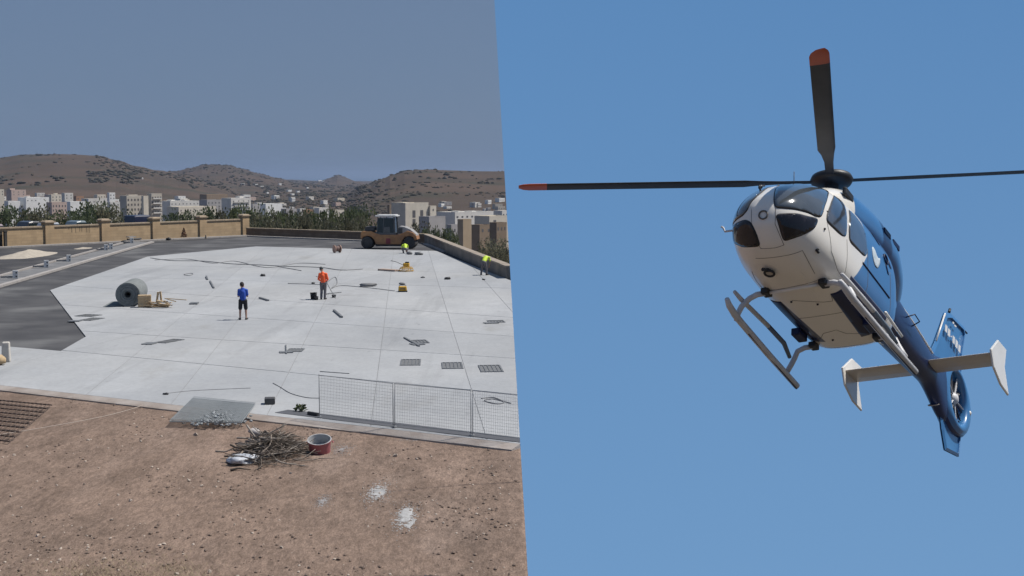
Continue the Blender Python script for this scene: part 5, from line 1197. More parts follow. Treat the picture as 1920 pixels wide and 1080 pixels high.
def livery():
    m = bpy.data.materials.new('helicopter_paint'); m.use_nodes = True; nt = m.node_tree; L = nt.links; b = nt.nodes['Principled BSDF']
    b.inputs['Roughness'].default_value = 0.32; b.inputs['Coat Weight'].default_value = 0.6; b.inputs['Coat Roughness'].default_value = 0.12
    tc = nd(nt, 'ShaderNodeTexCoord'); s = nd(nt, 'ShaderNodeSeparateXYZ'); L.new(tc.outputs['Object'], s.inputs[0])
    def mth(op, a, b_=None):
        n = nd(nt, 'ShaderNodeMath', operation=op)
        for i, q in enumerate((a, b_)):
            if q is None: continue
            if isinstance(q, (int, float)): n.inputs[i].default_value = q
            else: L.new(q, n.inputs[i])
        return n.outputs[0]
    def step(v, e, w=0.008):          # 0 below e, 1 above
        r = nd(nt, 'ShaderNodeMapRange'); L.new(v, r.inputs[0])
        r.inputs[1].default_value = e - w; r.inputs[2].default_value = e + w; return r.outputs[0]
    X, Y, Z = s.outputs; aY = mth('ABSOLUTE', Y)
    bx = nd(nt, 'ShaderNodeMapRange'); L.new(Z, bx.inputs[0]); bx.inputs[1].default_value = 0.30; bx.inputs[2].default_value = 0.92; bx.inputs[3].default_value = 0.84; bx.inputs[4].default_value = 0.36
    side = step(mth('SUBTRACT', bx.outputs[0], X), 0.0)                   # aft of the door line
    wb = mth('ADD', 0.355, mth('MULTIPLY', X, 0.062))                     # half width of the white belly
    strip = mth('MULTIPLY', mth('MULTIPLY', step(mth('SUBTRACT', aY, wb), 0.0), step(mth('SUBTRACT', 0.93, X), 0.0)), step(mth('ADD', X, 0.68), 0.0))
    low = mth('SUBTRACT', 1.0, step(Z, 0.30))
    rearlip = mth('MULTIPLY', mth('SUBTRACT', 1.0, step(mth('ADD', X, 0.68), 0.0)), mth('SUBTRACT', 1.0, step(Z, 0.34)))
    blue = mth('MULTIPLY', mth('MAXIMUM', mth('MULTIPLY', side, mth('SUBTRACT', 1.0, low)), mth('MULTIPLY', strip, low)), mth('SUBTRACT', 1.0, rearlip))
    n = nd(nt, 'ShaderNodeTexNoise'); n.inputs['Scale'].default_value = 2.2; n.inputs['Detail'].default_value = 6; L.new(tc.outputs['Object'], n.inputs['Vector'])
    def tone(a, c): q = nd(nt, 'ShaderNodeMix', data_type='RGBA'); q.inputs[6].default_value = (*a, 1); q.inputs[7].default_value = (*c, 1); L.new(n.outputs[0], q.inputs[0]); return q.outputs[2]
    blmix = nd(nt, 'ShaderNodeMix', data_type='RGBA'); L.new(low, blmix.inputs[0]); L.new(tone((0.042, 0.165, 0.38), (0.033, 0.135, 0.33)), blmix.inputs[6]); blmix.inputs[7].default_value = (0.006, 0.017, 0.075, 1)   # belly strips darkened, shade put into the blue
    mx = nd(nt, 'ShaderNodeMix', data_type='RGBA'); L.new(blue, mx.inputs[0]); L.new(tone((0.80, 0.765, 0.70), (0.74, 0.705, 0.64)), mx.inputs[6]); L.new(blmix.outputs[2], mx.inputs[7])
    L.new(mx.outputs[2], b.inputs['Base Color']); return m
M_liv = livery()
M_blue = pmat('heli_blue', (0.045, 0.18, 0.40), (0.036, 0.15, 0.35), scale=2, rough=0.35, coat=0.4)
M_navy = pmat('heli_navy', (0.006, 0.013, 0.055), (0.005, 0.010, 0.045), scale=2, rough=0.45, coat=0.1, spec=0.3)
M_white = pmat('heli_white', (0.80, 0.765, 0.70), (0.74, 0.705, 0.64), scale=2, rough=0.35, coat=0.5)
M_beige = pmat('heli_stabiliser', (0.56, 0.51, 0.45), (0.50, 0.455, 0.40), scale=2, rough=0.45, coat=0.2)
M_skid = pmat('skid_grey', (0.58, 0.58, 0.59), (0.48, 0.48, 0.49), scale=5, rough=0.5)
M_ws = pmat('windshield_glass', (0.085, 0.10, 0.115), (0.05, 0.06, 0.072), scale=1.7, rough=0.06, spec=0.9, coat=1.0, contrast=(0.3, 0.7))
M_ch = pmat('chin_glass', (0.012, 0.012, 0.017), (0.045, 0.04, 0.045), scale=5.5, rough=0.05, spec=0.5, contrast=(0.5, 0.72))
M_dg = pmat('door_glass', (0.07, 0.08, 0.10), (0.035, 0.042, 0.055), scale=2.2, rough=0.07, spec=0.8, coat=0.8)
M_seal = pmat('rubber_seal', (0.03, 0.03, 0.033), (0.02, 0.02, 0.022), rough=0.7)
M_line = pmat('panel_gap', (0.16, 0.145, 0.13), (0.12, 0.11, 0.10), rough=0.8)
M_bld = pmat('rotor_blade_grey', (0.045, 0.047, 0.052), (0.034, 0.035, 0.04), scale=3, rough=0.6, spec=0.3)
M_tip = pmat('rotor_tip_red', (0.50, 0.10, 0.03), (0.42, 0.08, 0.025), rough=0.5)
M_hub = pmat('rotor_hub_black', (0.012, 0.012, 0.014), (0.02, 0.02, 0.022), rough=0.5)
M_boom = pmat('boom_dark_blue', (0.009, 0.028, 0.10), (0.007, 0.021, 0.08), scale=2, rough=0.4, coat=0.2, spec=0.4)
def helicopter():
    root = empty('helicopter', label='blue and white rescue helicopter hovering nose-on against the open sky', cat='helicopter')
    root.matrix_world = heli_matrix()
    xs = [-2.30 + 4.7 * i / 100 for i in range(101)] + [2.40 + 0.47 * (1 - (1 - k / 34) ** 2) for k in range(1, 35)]
    NT = 120; ths = [-pi + 2 * pi * k / NT for k in range(NT)]
    V = []; F = []
    for x in xs:
        for th in ths: V.append(SP(x, th))
    for i in range(len(xs) - 1):
        for k in range(NT): k2 = (k + 1) % NT; F.append((i * NT + k, i * NT + k2, (i + 1) * NT + k2, (i + 1) * NT + k))
    F += [tuple(range(NT - 1, -1, -1)), tuple((len(xs) - 1) * NT + k for k in range(NT))]
    shell = mesh_obj('fuselage', V, F, M_liv, root, True)
    bvh = BVHTree.FromPolygons(V, F)
    cen = Vector((0.8, 0, 0.85))
    def outn(p):
        loc, n, i, d = bvh.find_nearest(p)
        c = Vector((max(-2, min(2.0, p.x)), 0, 0.85))
        return n if n.dot(loc - c) > 0 else -n
    def chaikin(P, it=2):
        for _ in range(it):
            Q = []
            for i in range(len(P)):
                a, b = P[i], P[(i + 1) % len(P)]; Q += [a.lerp(b, 0.2), a.lerp(b, 0.8)]
            P = Q
        return P
    def patch(name, pts, off, mat, parent, grow=0.0, smooth=True, round_it=2, res=0.05):
        P = [p if isinstance(p, Vector) else SP(p[0], p[1]) for p in pts]
        if round_it: P = chaikin(P, round_it)
        n = Vector((0, 0, 0))
        for p in P: n += outn(p)
        n.normalize(); c = sum(P, Vector()) / len(P)
        e1 = n.cross(Vector((0, 0, 1)) if abs(n.z) < 0.9 else Vector((1, 0, 0))).normalized(); e2 = n.cross(e1)
        Q = [Vector(((p - c).dot(e1), (p - c).dot(e2))) for p in P]
        if grow:
            G = []
            for i, q in enumerate(Q):
                t = (Q[(i + 1) % len(Q)] - Q[i - 1]).normalized(); o = Vector((t.y, -t.x))
                G.append((q, o))
            sgn = 1 if sum(q.dot(o) for q, o in G) > 0 else -1
            Q = [q + o * sgn * grow for q, o in G]
        D = []
        for i in range(len(Q)):
            a, b = Q[i], Q[(i + 1) % len(Q)]; k = max(1, int((b - a).length / res))
            for j in range(k): D.append(a + (b - a) * j / k)
        nB = len(D); edges = [(i, (i + 1) % nB) for i in range(nB)]
        def inside(x, y):
            r = False; j = nB - 1
            for i in range(nB):
                a, b = D[i], D[j]
                if (a.y > y) != (b.y > y) and x < (b.x - a.x) * (y - a.y) / (b.y - a.y) + a.x: r = not r
                j = i
            return r
        x0, x1 = min(q.x for q in D), max(q.x for q in D); y0, y1 = min(q.y for q in D), max(q.y for q in D); A = list(D); x = x0 + res / 2
        while x < x1:
            y = y0 + res / 2
            while y < y1:
                if inside(x, y) and min((Vector((x, y)) - q).length for q in D) > res * 0.4: A.append(Vector((x, y)))
                y += res
            x += res
        vv, ee, ff, *_ = delaunay_2d_cdt(A, edges, [], 1, 1e-5)
        VV = []
        for q in vv:
            o = c + e1 * q.x + e2 * q.y + n * 1.2; h = bvh.ray_cast(o, -n)
            loc = h[0] if h[0] is not None else bvh.find_nearest(o - n * 1.2)[0]
            VV.append(loc + outn(loc) * off)
        ob = mesh_obj(name, VV, [tuple(f) for f in ff], mat, parent, smooth)
        # face outwards and give real thickness
        me = ob.data; me.update()
        if me.polygons and sum(p.normal.dot(n) for p in me.polygons) < 0: me.flip_normals()
        sd = ob.modifiers.new('thickness', 'SOLIDIFY'); sd.thickness = max(0.004, off * 0.9); sd.offset = -1
        return ob
    def seam(name, pts, mat=M_line, r=0.005, parent=shell):
        P = [p if isinstance(p, Vector) else SP(p[0], p[1]) for p in pts]; D = []
        for a, b in zip(P, P[1:]):
            k = max(1, int((b - a).length / 0.06))
            for j in range(k): D.append(a.lerp(b, j / k))
        D.append(P[-1]); D = [bvh.find_nearest(p)[0] for p in D]
        return MB().tube(D, r, 6).build(name, mat, parent, True)
    WSP = [(2.729, 2.513), (2.549, 2.85), (2.27, 2.90), (1.80, 2.90), (1.45, 2.86), (1.30, 2.72), (1.345, 2.553), (1.773, 2.127), (1.956, 1.898), (2.077, 1.651), (2.218, 1.61), (2.333, 1.633), (2.524, 1.637), (2.701, 1.619), (2.799, 1.57), (2.794, 2.113)]
    WSS = [(2.594, -3.124), (2.80, -3.0), (2.836, -2.526), (2.846, -1.7), (2.811, -1.40), (2.655, -1.55), (2.5, -1.62), (2.333, -1.633), (2.218, -1.61), (2.077, -1.651), (1.956, -1.898), (1.773, -2.127), (1.345, -2.553), (1.30, -2.72), (1.45, -2.86), (1.80, -2.95), (2.27, -3.05)]
    CHP = [(2.784, 1.174), (2.67, 1.417), (2.545, 1.516), (2.39, 1.538), (2.181, 1.57), (2.171, 1.543), (2.233, 1.368), (2.375, 1.058), (2.474, 0.757), (2.516, 0.55), (2.598, 0.627), (2.717, 0.865)]
    CHS = [(2.45, -1.50), (2.598, -1.46), (2.749, -1.255), (2.821, -0.927), (2.824, -0.447), (2.77, -0.173), (2.673, -0.101), (2.558, -0.083), (2.549, -0.388), (2.513, -0.68), (2.469, -0.981), (2.36, -1.25)]
    DW = [(1.287, 2.401), (1.15, 2.44), (1.062, 2.27), (1.146, 2.028), (1.224, 1.776), (1.266, 1.60), (1.465, 1.574), (1.846, 1.592), (1.925, 1.624), (1.904, 1.736), (1.799, 1.884), (1.606, 2.109)]
    RW = [(0.921, 2.203), (0.649, 2.171), (0.45, 2.091), (0.39, 1.956), (0.383, 1.776), (0.37, 1.651), (0.487, 1.592), (0.775, 1.588), (1.125, 1.583), (1.141, 1.736)]
    mir = lambda P: [(x, -t) for x, t in P]
    for nm, P, m, lab in (('windshield', WSP, M_ws, None), ('windshield', WSS, M_ws, None), ('chin_window', CHP, M_ch, None), ('chin_window', CHS, M_ch, None), ('door_window', DW, M_dg, None), ('door_window', mir(DW), M_dg, None), ('cabin_window', RW, M_dg, None), ('cabin_window', mir(RW), M_dg, None)):
        s = patch('window_seal', P, 0.006, M_seal, root, grow=0.014)
        g = patch('pane', P, 0.012, m, s); s.name = nm
    # door window divider kept as a real strip
    seam('window_bar', [(1.90, 1.80), (1.6, 1.83), (1.28, 1.80)], M_seal, 0.012, root)
    # panel gaps
    for P in ([(2.854, -2.302), (2.86, -1.0), (2.70, -0.17), (2.509, -0.079)], [(2.724, 2.549), (2.80, 1.6), (2.74, 0.75), (2.458, 0.442)], [(2.509, -0.079), (2.47, 0.2), (2.458, 0.442)],
              [(2.322, -0.281), (2.28, 0.2), (2.202, 0.676), (1.627, 0.438)], [(1.329, -0.685), (1.40, -0.1), (1.449, 0.456)], [(-0.7, -0.532), (-0.501, -0.182), (-0.344, -0.088), (-0.281, 0.002), (-0.459, 0.034), (-0.553, 0.213)],
              [(1.22, 1.58), (1.17, 1.3), (1.13, 1.053)], [(1.92, 1.60), (1.7, 1.2), (1.35, 0.95), (1.13, 0.9)], [(0.97, -0.1), (0.75, 0.1), (0.72, 0.25), (0.9, 0.32)], [(-0.95, -0.35), (-0.95, 0.3)], [(0.30, -0.30), (0.30, 0.27)], [(1.95, -0.55), (1.62, -0.62), (1.40, -0.60)], [(0.34, 1.70), (0.30, 1.3), (0.32, 1.0)], [(-0.72, 1.75), (-0.74, 1.3), (-0.70, 1.0)]):
        seam('panel_gap', P)
    seam('door_rail', [(0.56, 1.556), (-0.668, 1.516)], M_navy, 0.018); seam('door_rail', [(0.56, -1.556), (-0.668, -1.516)], M_navy, 0.018)
    seam('antenna_strip', [(1.80, 0.25), (1.15, 0.12)], M_white, 0.006)
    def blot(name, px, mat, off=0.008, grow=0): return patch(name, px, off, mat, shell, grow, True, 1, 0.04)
    blot('emblem_or_glint', [(0.106, 1.83), (0.0, 1.84), (-0.12, 1.74), (-0.25, 1.78), (-0.22, 1.69), (-0.11, 1.61), (0.03, 1.61), (0.12, 1.69)], pmat('pale_glint', (0.42, 0.52, 0.58), (0.6, 0.66, 0.68), scale=9, rough=0.4))  # pale patch paints a reflection on the blue side
    for P in ([(-0.62, 1.98), (-0.75, 1.96), (-0.85, 1.84), (-0.72, 1.83)], [(-0.50, 1.80), (-0.58, 1.79), (-0.66, 1.68), (-0.58, 1.69)], [(-0.15, 2.3), (-0.25, 2.3), (-0.45, 2.12), (-0.35, 2.1)]): blot('side_vent', P, M_navy)
    patch('belly_shade_strip', [(0.95, 0.33), (0.90, 0.62), (-0.46, 0.53), (-0.68, 0.34), (-0.54, 0.185)], 0.006, M_navy, shell, 0, True, 0, 0.05)  # near-black layer paints the shade on the blue belly strips
    patch('belly_shade_strip', [(0.95, -0.33), (0.90, -0.70), (-0.46, -0.72), (-0.72, -0.60), (-0.62, -0.42)], 0.006, M_navy, shell, 0, True, 0, 0.05)
    # rings: nose emblem and landing light
    def ring(name, x, th, R, r, mat, off=0.01):
        p = SP(x, th); n = outn(p); q = n.to_track_quat('Z', 'Y').to_matrix().to_4x4()
        return MB().tube([(Matrix.Translation(p + n * off) @ q) @ Vector((R * cos(a), R * sin(a), 0)) for a in [2 * pi * k / 24 for k in range(25)]], r, 6, False).build(name, mat, shell, True), p, n
    ring('nose_emblem', 2.845, 0.70, 0.065, 0.012, M_line)
    lo, lp, ln = ring('landing_light', 1.993, -0.101, 0.075, 0.02, M_seal, 0.05)
    MB().lathe([(0.001, 0.03), (0.06, 0.03), (0.065, 0.0)], 20, Matrix.Translation(lp + ln * 0.02) @ ln.to_track_quat('Z', 'Y').to_matrix().to_4x4()).build('lens', pmat('lamp_lens', (0.5, 0.46, 0.4), rough=0.15), lo)
    MB().tube([lp + Vector((0.02, 0, 0)), lp + ln * 0.05 + Vector((0.16, -0.04, 0))], 0.03, 8).build('bracket', M_seal, lo)
    ring('side_emblem', -0.558, 1.898, 0.085, 0.016, M_navy)
    for (x, th) in ((0.93, -0.12), (0.72, 0.03), (2.0, 0.98), (1.98, 1.5), (-0.62, -0.05)):
        p = SP(x, th); n = outn(p); MB().blob(p + n * 0.008, 0.022, 3, 1).build('fitting', M_seal, shell, True)
    p = SP(2.03, 0.95); MB().tube([p, p + Vector((-0.05, 0.03, -0.05))], 0.02, 6).build('door_handle', M_seal, shell)
    # engine cowling on the roof
    CT = [(1.15, 1.60, 1.86, .30, 1.75, 2, 2), (0.95, 1.55, 2.02, .44, 1.75, 2, 2.2), (0.6, 1.5, 2.22, .54, 1.78, 2, 2.4), (0.1, 1.5, 2.40, .60, 1.82, 2, 2.5), (-0.6, 1.45, 2.42, .66, 1.86, 2, 2.6), (-1.3, 1.4, 2.36, .68, 1.84, 2, 2.5), (-1.9, 1.3, 2.20, .58, 1.75, 2, 2.4), (-2.4, 1.3, 1.98, .40, 1.66, 2, 2.2), (-2.75, 1.35, 1.76, .20, 1.58, 2, 2)][::-1]
    tab = pchip_tab(CT); cx = [-2.75 + 3.9 * i / 60 for i in range(61)]; rings = [[SP(x, -pi + 2 * pi * k / 48, tab) for k in range(48)] for x in cx]
    cowl = MB().loft(rings).build('engine_cowling', M_liv, root, True)
    for s in (-1, 1):
        MB().lathe([(0.10, 0), (0.115, 0.02), (0.12, 0.42), (0.105, 0.44), (0.10, 0.42)], 20, Matrix.Translation((-1.75, 0.40 * s, 2.12)) @ Matrix.Rotation(radians(-115), 4, 'Y') @ Matrix.Rotation(radians(20 * s), 4, 'X')).build('exhaust', M_hub, root, True)
        MB().box((0.55, 0.52 * s, 2.02), (0.35, 0.08, 0.16)).build('air_intake', M_hub, cowl, bevel=0.03)
        for q in ((-0.9, 0.665), (-1.35, 0.66)): MB().box((q[0], q[1] * s, 2.02), (0.3, 0.03, 0.10)).build('cowl_vent', M_navy, cowl, bevel=0.01)
    # tail boom
    rb_ = []
    for i in range(41):
        t = i / 40; x = -1.75 - 4.10 * t; hw = 0.40 * (1 - t) ** 1.2 * 0.45 + 0.20 - 0.05 * t; hh = 0.22 * (1 - t) + 0.30 - 0.02 * t; zc = 1.33 - 0.13 * t
        e = max(0, (-4.75 - x) / 1.1); e = e * e * (3 - 2 * e) if e < 1 else 1; hh += 0.37 * e; zc -= 0.06 * e
        rb_.append([Vector((x, hw * math.copysign(abs(cos(a)) ** 0.85, cos(a)), zc + hh * math.copysign(abs(sin(a)) ** 0.85, sin(a)))) for a in [2 * pi * k / 32 for k in range(32)]])
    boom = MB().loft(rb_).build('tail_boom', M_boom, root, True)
    MB().tube([(-2.0, 0.24, 1.64), (-3.5, 0.20, 1.60), (-4.8, 0.16, 1.50)], 0.022, 6).build('boom_rail', M_white, boom, True)
    for s in (-1, 1): MB().tube([(-2.85, 0.26 * s, 1.35), (-2.90, 0.46 * s, 1.42), (-3.22, 0.44 * s, 1.42), (-3.26, 0.24 * s, 1.35)], 0.012, 6).build('grab_handle', M_navy, boom, True)
    MB().tube([(-2.0, 0.0, 0.86), (-2.12, 0.02, 0.62)], 0.012, 6).tube([(-2.12, 0.02, 0.62), (-2.5, 0.02, 0.7)], 0.010, 6).build('blade_antenna', M_white, boom, True)
    # fenestron: shroud, duct, blades, hub
    FC = Vector((-6.40, 0.0, 1.20)); NS = 56
    def shroud(k):
        a = 2 * pi * k / NS; ca, sa = cos(a), sin(a)
        ro = 1 / sqrt((ca / (1.02 if ca < 0 else 0.98)) ** 2 + (sa / 0.74) ** 2); ri = 0.53; out = []
        for r, y in ((ri, -0.10), (ri + 0.015, -0.15), (ri + 0.07, -0.175), ((ri + ro) / 2 + 0.03, -0.15), (ro - 0.05, -0.08), (ro, -0.02), (ro, 0.02), (ro - 0.05, 0.08), ((ri + ro) / 2 + 0.03, 0.15), (ri + 0.07, 0.175), (ri + 0.015, 0.15), (ri, 0.10)):
            out.append(FC + Vector((r * ca, y, r * sa)))
        return out
    rr = [shroud(k) for k in range(NS)]; VV = [p for r in rr for p in r]; n = 12; FF = []
    for k in range(NS):
        k2 = (k + 1) % NS
        for i in range(n): j = (i + 1) % n; FF.append((k * n + i, k2 * n + i, k2 * n + j, k * n + j))
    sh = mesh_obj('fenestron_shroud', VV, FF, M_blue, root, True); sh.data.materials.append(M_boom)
    for pi_, po in enumerate(sh.data.polygons): po.material_index = 1 if (pi_ % n) in (3, 4, 5, 6) else 0  # starboard and rim faces darker, their shade put into the paint
    rrot = Matrix.Translation(FC) @ Matrix.Rotation(-pi / 2, 4, 'X')
    MB().lathe([(0.001, -0.12), (0.10, -0.12), (0.13, -0.05), (0.13, 0.06), (0.08, 0.13), (0.001, 0.14)], 20, rrot).build('tail_rotor_hub', M_skid, root, True)
    MB().lathe([(0.525, -0.02), (0.001, -0.02)], 40, rrot).build('duct_back', M_navy, sh)
    for k in range(10):
        a = 2 * pi * (k + 0.25 * (k % 2)) / 10; d = Vector((cos(a), 0, sin(a))); e = Vector((-sin(a), 0.9, cos(a))).normalized()
        P = [FC + d * 0.11 + e * -0.03, FC + d * 0.11 + e * 0.03, FC + d * 0.515 + e * 0.035, FC + d * 0.515 + e * -0.035]; q = d.cross(e) * 0.006
        MB().add([p + q + Vector((0, 0.04, 0)) for p in P] + [p - q + Vector((0, 0.04, 0)) for p in P], [(0, 1, 2, 3), (7, 6, 5, 4), (0, 4, 5, 1), (1, 5, 6, 2), (2, 6, 7, 3), (3, 7, 4, 0)]).build('tail_rotor_blade', pmat('tail_blade_grey', (0.10, 0.10, 0.11), rough=0.5), root)
    for a in (0.6, 1.9, 3.2, 4.6, 5.6):
        MB().tube([FC + Vector((0, 0.06, 0)), FC + Vector((0.525 * cos(a), 0.07, 0.525 * sin(a)))], 0.018, 6).build('stator_vane', M_skid, sh)
    p = FC + Vector((-0.72, 0.13, -0.05)); MB().blob(p, 0.055, 2, 2).build('position_light', M_white, sh, True)
    MB().lathe([(0.001, 0.02), (0.105, 0.02), (0.11, 0.0)], 24, Matrix.Translation((-5.30, 0.0, 0.655)) @ Matrix.Rotation(radians(212), 4, 'Y')).build('belly_light', pmat('beacon_grey', (0.45, 0.40, 0.37), rough=0.5), root)
    def fin(name, poly, th, mat):
        # poly (x, z); lens section: thin edges, thicker core
        n = len(poly); c = Vector((sum(p[0] for p in poly) / n, 0, sum(p[1] for p in poly) / n)); P = [Vector((x, 0, z)) for x, z in poly]
        Vv = []
        for y, k in ((-th * 0.25, 1.0), (-th, 0.82), (th, 0.82), (th * 0.25, 1.0)): Vv.append([c + (p - c) * k + Vector((0, y, 0)) for p in P])
        return MB().loft(Vv).build(name, mat, root, bevel=0.01)
    fin('tail_fin', [(-4.95, 1.52), (-5.35, 2.02), (-6.02, 2.96), (-6.38, 3.12), (-7.35, 3.22), (-7.40, 3.10), (-7.12, 2.45), (-7.0, 1.75), (-5.9, 1.5)], 0.06, M_blue)
    MB().tube([(-5.42, 0.03, 2.06), (-6.0, 0.03, 2.92)], 0.020, 6).build('fin_edge', M_white, root, True)
    MB().tube([(-6.35, 0, 3.1), (-6.42, 0, 3.22)], 0.03, 8).build('fin_beacon', M_hub, root, True)
    MB().tube([(-7.36, 0, 3.15), (-7.55, 0, 3.17)], 0.02, 8).build('fin_antenna', M_hub, root, True)
    fin('lower_fin', [(-5.62, 0.62), (-5.72, 0.30), (-5.92, -0.07), (-6.80, 0.10), (-6.98, 0.62), (-6.3, 0.60)], 0.045, M_blue)
    # horizontal stabiliser with end plates
    def foil(y): return [Vector((-4.36 - 0.62 * t, y, 1.16 + s * 0.055 * sqrt(max(0, t)) * (1 - t) * 1.6)) for t, s in [(0, 1), (0.04, 1), (0.12, 1), (0.3, 1), (0.6, 1), (1, 1), (0.6, -1), (0.3, -1), (0.12, -1), (0.04, -1)]]
    MB().loft([foil(-1.42), foil(0.0), foil(1.40)]).build('horizontal_stabiliser', M_beige, root)
    EP = [(-4.22, 1.16), (-4.70, 1.56), (-5.22, 1.58), (-5.06, 1.15), (-5.27, 0.66), (-4.80, 0.68), (-4.36, 0.86)]
    for y in (-1.44, 1.42):
        c = Vector((-4.75, y, 1.1)); rings = []
        for dy, k in ((-0.014, 0.96), (-0.014, 1.0), (0.014, 1.0), (0.014, 0.96)): rings.append([Vector((c.x + (x - c.x) * k, y + dy * (1.6 if k < 1 else 1), c.z + (z - c.z) * k)) for x, z in EP])
        MB().loft(rings).build('end_plate', M_white, root)
    # landing gear
    for s in (-1, 1):
        sk = MB().tube([(1.83, 0.93 * s, -0.26), (1.70, 0.95 * s, -0.31), (1.45, 0.965 * s, -0.36), (1.2, 0.975 * s, -0.38), (0, 1.01 * s, -0.45), (-1.2, 1.04 * s, -0.50)], [0.038, 0.052, 0.057, 0.057, 0.057, 0.057], 14).build('skid', M_skid, root, True)
        MB().tube([(0.9, 0.98 * s, -0.435), (-0.2, 1.01 * s, -0.495), (-1.2, 1.04 * s, -0.545)], 0.022, 8).build('wear_shoe', M_navy, sk, True)
        for x, w in ((1.36, 0.50), (-0.76, 0.58)):
            pts = [(x, w * s, -0.01), (x, (w + 0.14) * s, -0.01), (x, (w + 0.27) * s, -0.06), (x, 0.90 * s, -0.18), (x, 0.96 * s, -0.30), (x, (0.975 if x > 0 else 1.03) * s, -0.42)]
            MB().tube(pts, 0.046, 12).build('cross_tube', M_skid, root, True)
            MB().box((x, (w - 0.02) * s, 0.0), (0.20, 0.13, 0.10)).build('tube_clamp', M_hub, root, bevel=0.02)
        stp = MB().tube([(1.66, 0.89 * s, -0.06), (1.40, 0.90 * s, -0.07), (0.35, 0.90 * s, -0.07)], [0.03, 0.04, 0.04], 10)
        stp.build('boarding_step', M_skid, root, True); MB().tube([(0.35, 0.90 * s, -0.07), (-0.3, 0.90 * s, -0.10), (-0.62, 0.93 * s, -0.22)], [0.04, 0.042, 0.035], 10).build('boarding_step', pmat('step_blue', (0.13, 0.17, 0.22), rough=0.5), root, True)
        MB().box((-0.28, 0.62 * s, 0.0), (0.34, 0.16, 0.13)).build('belly_box', M_navy, root, bevel=0.02)
    MB().tube([(-0.62, 0.80, 0.02), (-0.80, 0.98, -0.36)], 0.018, 6).tube([(-0.1, 0.93, 0.10), (-0.9, 0.92, 0.03)], 0.025, 8).build('cargo_bar', M_white, root, True)
    MB().tube([(1.36, -0.5, -0.012), (1.36, 0.5, -0.012)], 0.03, 10).build('belly_tube', M_white, root, True)
    # mirror, antennas, wire cutter
    MB().tube([(2.35, -0.58, 0.64), (2.35, -0.77, 0.65), (2.36, -0.80, 0.72), (2.37, -0.83, 0.74)], 0.017, 8).build('mirror_arm', M_skid, root, True)
    MB().tube([(1.54, 0, 1.70), (1.56, 0, 2.02)], 0.007, 6).build('whip_antenna', M_seal, root, True)
    MB().tube([(2.50, -0.10, 1.05), (2.60, -0.10, 1.20), (2.42, -0.10, 1.30)], 0.016, 6).blob((2.56, -0.10, 1.2), 0.04, 1, 1).build('wire_cutter', M_hub, root, True)
    MB().tube([(1.9, -0.2, 1.52), (1.7, -0.2, 1.72), (1.5, -0.18, 1.76)], 0.02, 6).build('roof_cutter', M_seal, root, True)
    # rotor: mast, hub, four blades
    HB = Vector((-0.05, -0.02, 2.74))
    MB().lathe([(0.15, 2.25), (0.13, 2.45), (0.12, 2.70)], 20).build('rotor_mast', M_hub, root, True)
    MB().lathe([(0.001, -0.10), (0.14, -0.12), (0.33, -0.05), (0.37, 0.02), (0.34, 0.09), (0.18, 0.13), (0.001, 0.14)], 32, Matrix.Translation(HB) @ Matrix.Rotation(radians(9), 4, 'Y')).build('rotor_hub', M_hub, root, True)
    for d, Lb, tw in (((0.923, 0.345, -0.172), 5.10, 0.10), ((0.537, -0.833, -0.134), 5.42, 0.02), ((-0.537, 0.833, 0.172), 5.30, 0.10), ((-0.923, -0.345, 0.172), 5.20, 0.1)):
        d = Vector(d).normalized(); up = (Vector((0.15, 0.03, 1)) - d * d.dot(Vector((0.15, 0.03, 1)))).normalized(); ch = up.cross(d)   # leading edge side
        def sec(r, c, pit, thick=0.12, lead=0.35):
            e = ch * cos(pit) + up * sin(pit); w = up * cos(pit) - ch * sin(pit); o = HB + d * r; pts = []
            for t, s in ((0, 0), (0.05, 1), (0.2, 1.6), (0.5, 1.3), (1, 0.15), (0.5, -0.8), (0.2, -1.1), (0.05, -0.8)): pts.append(o + e * c * (lead - t) + w * c * thick * 0.32 * s)
            return pts
        R1 = [(0.22, 0.14, 0), (0.9, 0.15, 0), (1.25, 0.21, 0.5), (1.5, 0.29, 0.9), (2.5, 0.29, 1), (Lb * 0.91, 0.285, 0.8)]
        bl = MB().loft([sec(r, c, tw * k + (0.10 * k if tw > 0.05 else 0)) for r, c, k in R1]).build('rotor_blade', M_bld, root, True, angle=40)
        MB().loft([sec(r, c, tw * 0.8 + (0.08 if tw > 0.05 else 0), 0.13) for r, c in ((Lb * 0.9095, 0.287), (Lb * 0.965, 0.285), (Lb * 0.985, 0.24), (Lb, 0.13))]).build('blade_tip', M_tip, bl, True, angle=40)
    # white marking on the port face of the fin: too blurred in the photograph to read, so built as the marks that show
    ex = Vector((-1.0, 0, -0.10)).normalized(); ez = Vector((-0.12, 0, 1.0)).normalized(); ey = Vector((0, 1, 0))
    for org, marks in (((-5.86, 0.066, 2.46), ((0.00, 0.14, 0.19, 0), (0.17, 0.15, 0.20, 0), (0.35, 0.09, 0.05, 0.07), (0.47, 0.15, 0.20, 0), (0.65, 0.16, 0.21, 0), (0.84, 0.15, 0.20, 0))), ((-6.36, 0.066, 2.86), ((0.0, 0.10, 0.07, 0), (0.12, 0.12, 0.07, 0)))):
        for x, w, h, z in marks:
            o = Vector(org) + ex * x + ez * z; q = [o, o + ex * w * 0.85 + ez * 0.02, o + ex * w + ez * h, o + ex * w * 0.1 + ez * (h - 0.02)]
            MB().add(q + [p + ey * 0.006 for p in q], [(0, 1, 2, 3), (7, 6, 5, 4), (0, 4, 5, 1), (1, 5, 6, 2), (2, 6, 7, 3), (3, 7, 4, 0)]).build('registration_mark', M_white, root)
helicopter()
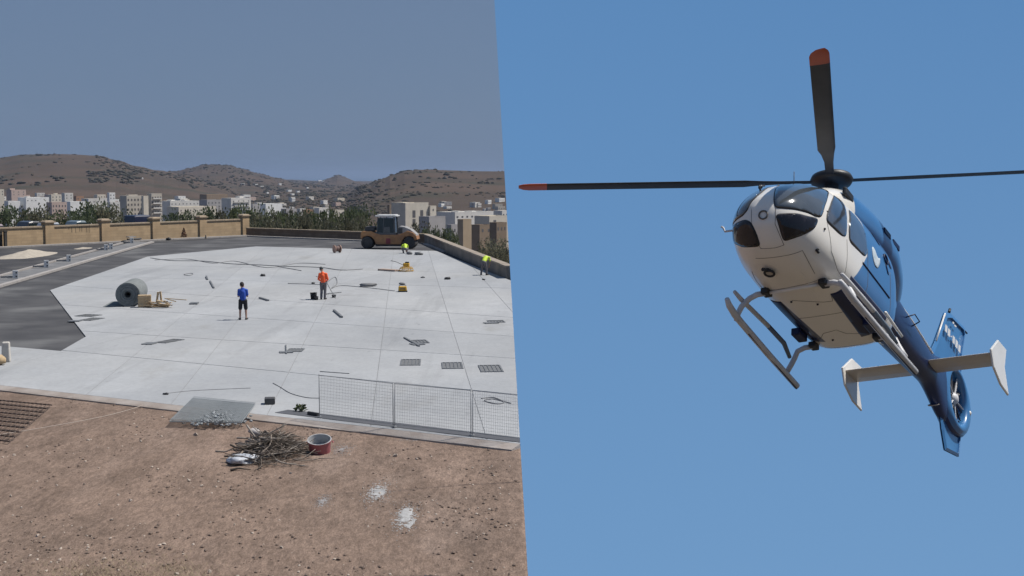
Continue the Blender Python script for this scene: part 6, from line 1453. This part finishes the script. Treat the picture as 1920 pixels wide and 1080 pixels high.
# ================================================================== HAZE
hz = MB().box((0, 37000, -20), (84000, 76000, 340)).build('haze', None)
tag(hz, 'thin summer haze filling the air over the valley', 'haze', kind='stuff')
hm = bpy.data.materials.new('haze_air'); hm.use_nodes = True; hn = hm.node_tree; hn.nodes.clear()
ho = hn.nodes.new('ShaderNodeOutputMaterial'); hv = hn.nodes.new('ShaderNodeVolumePrincipled')
hv.inputs['Color'].default_value = (0.42, 0.55, 0.78, 1); hv.inputs['Density'].default_value = 4.5e-5; hv.inputs['Anisotropy'].default_value = 0.2
hn.links.new(hv.outputs[0], ho.inputs['Volume']); hz.data.materials.append(hm)
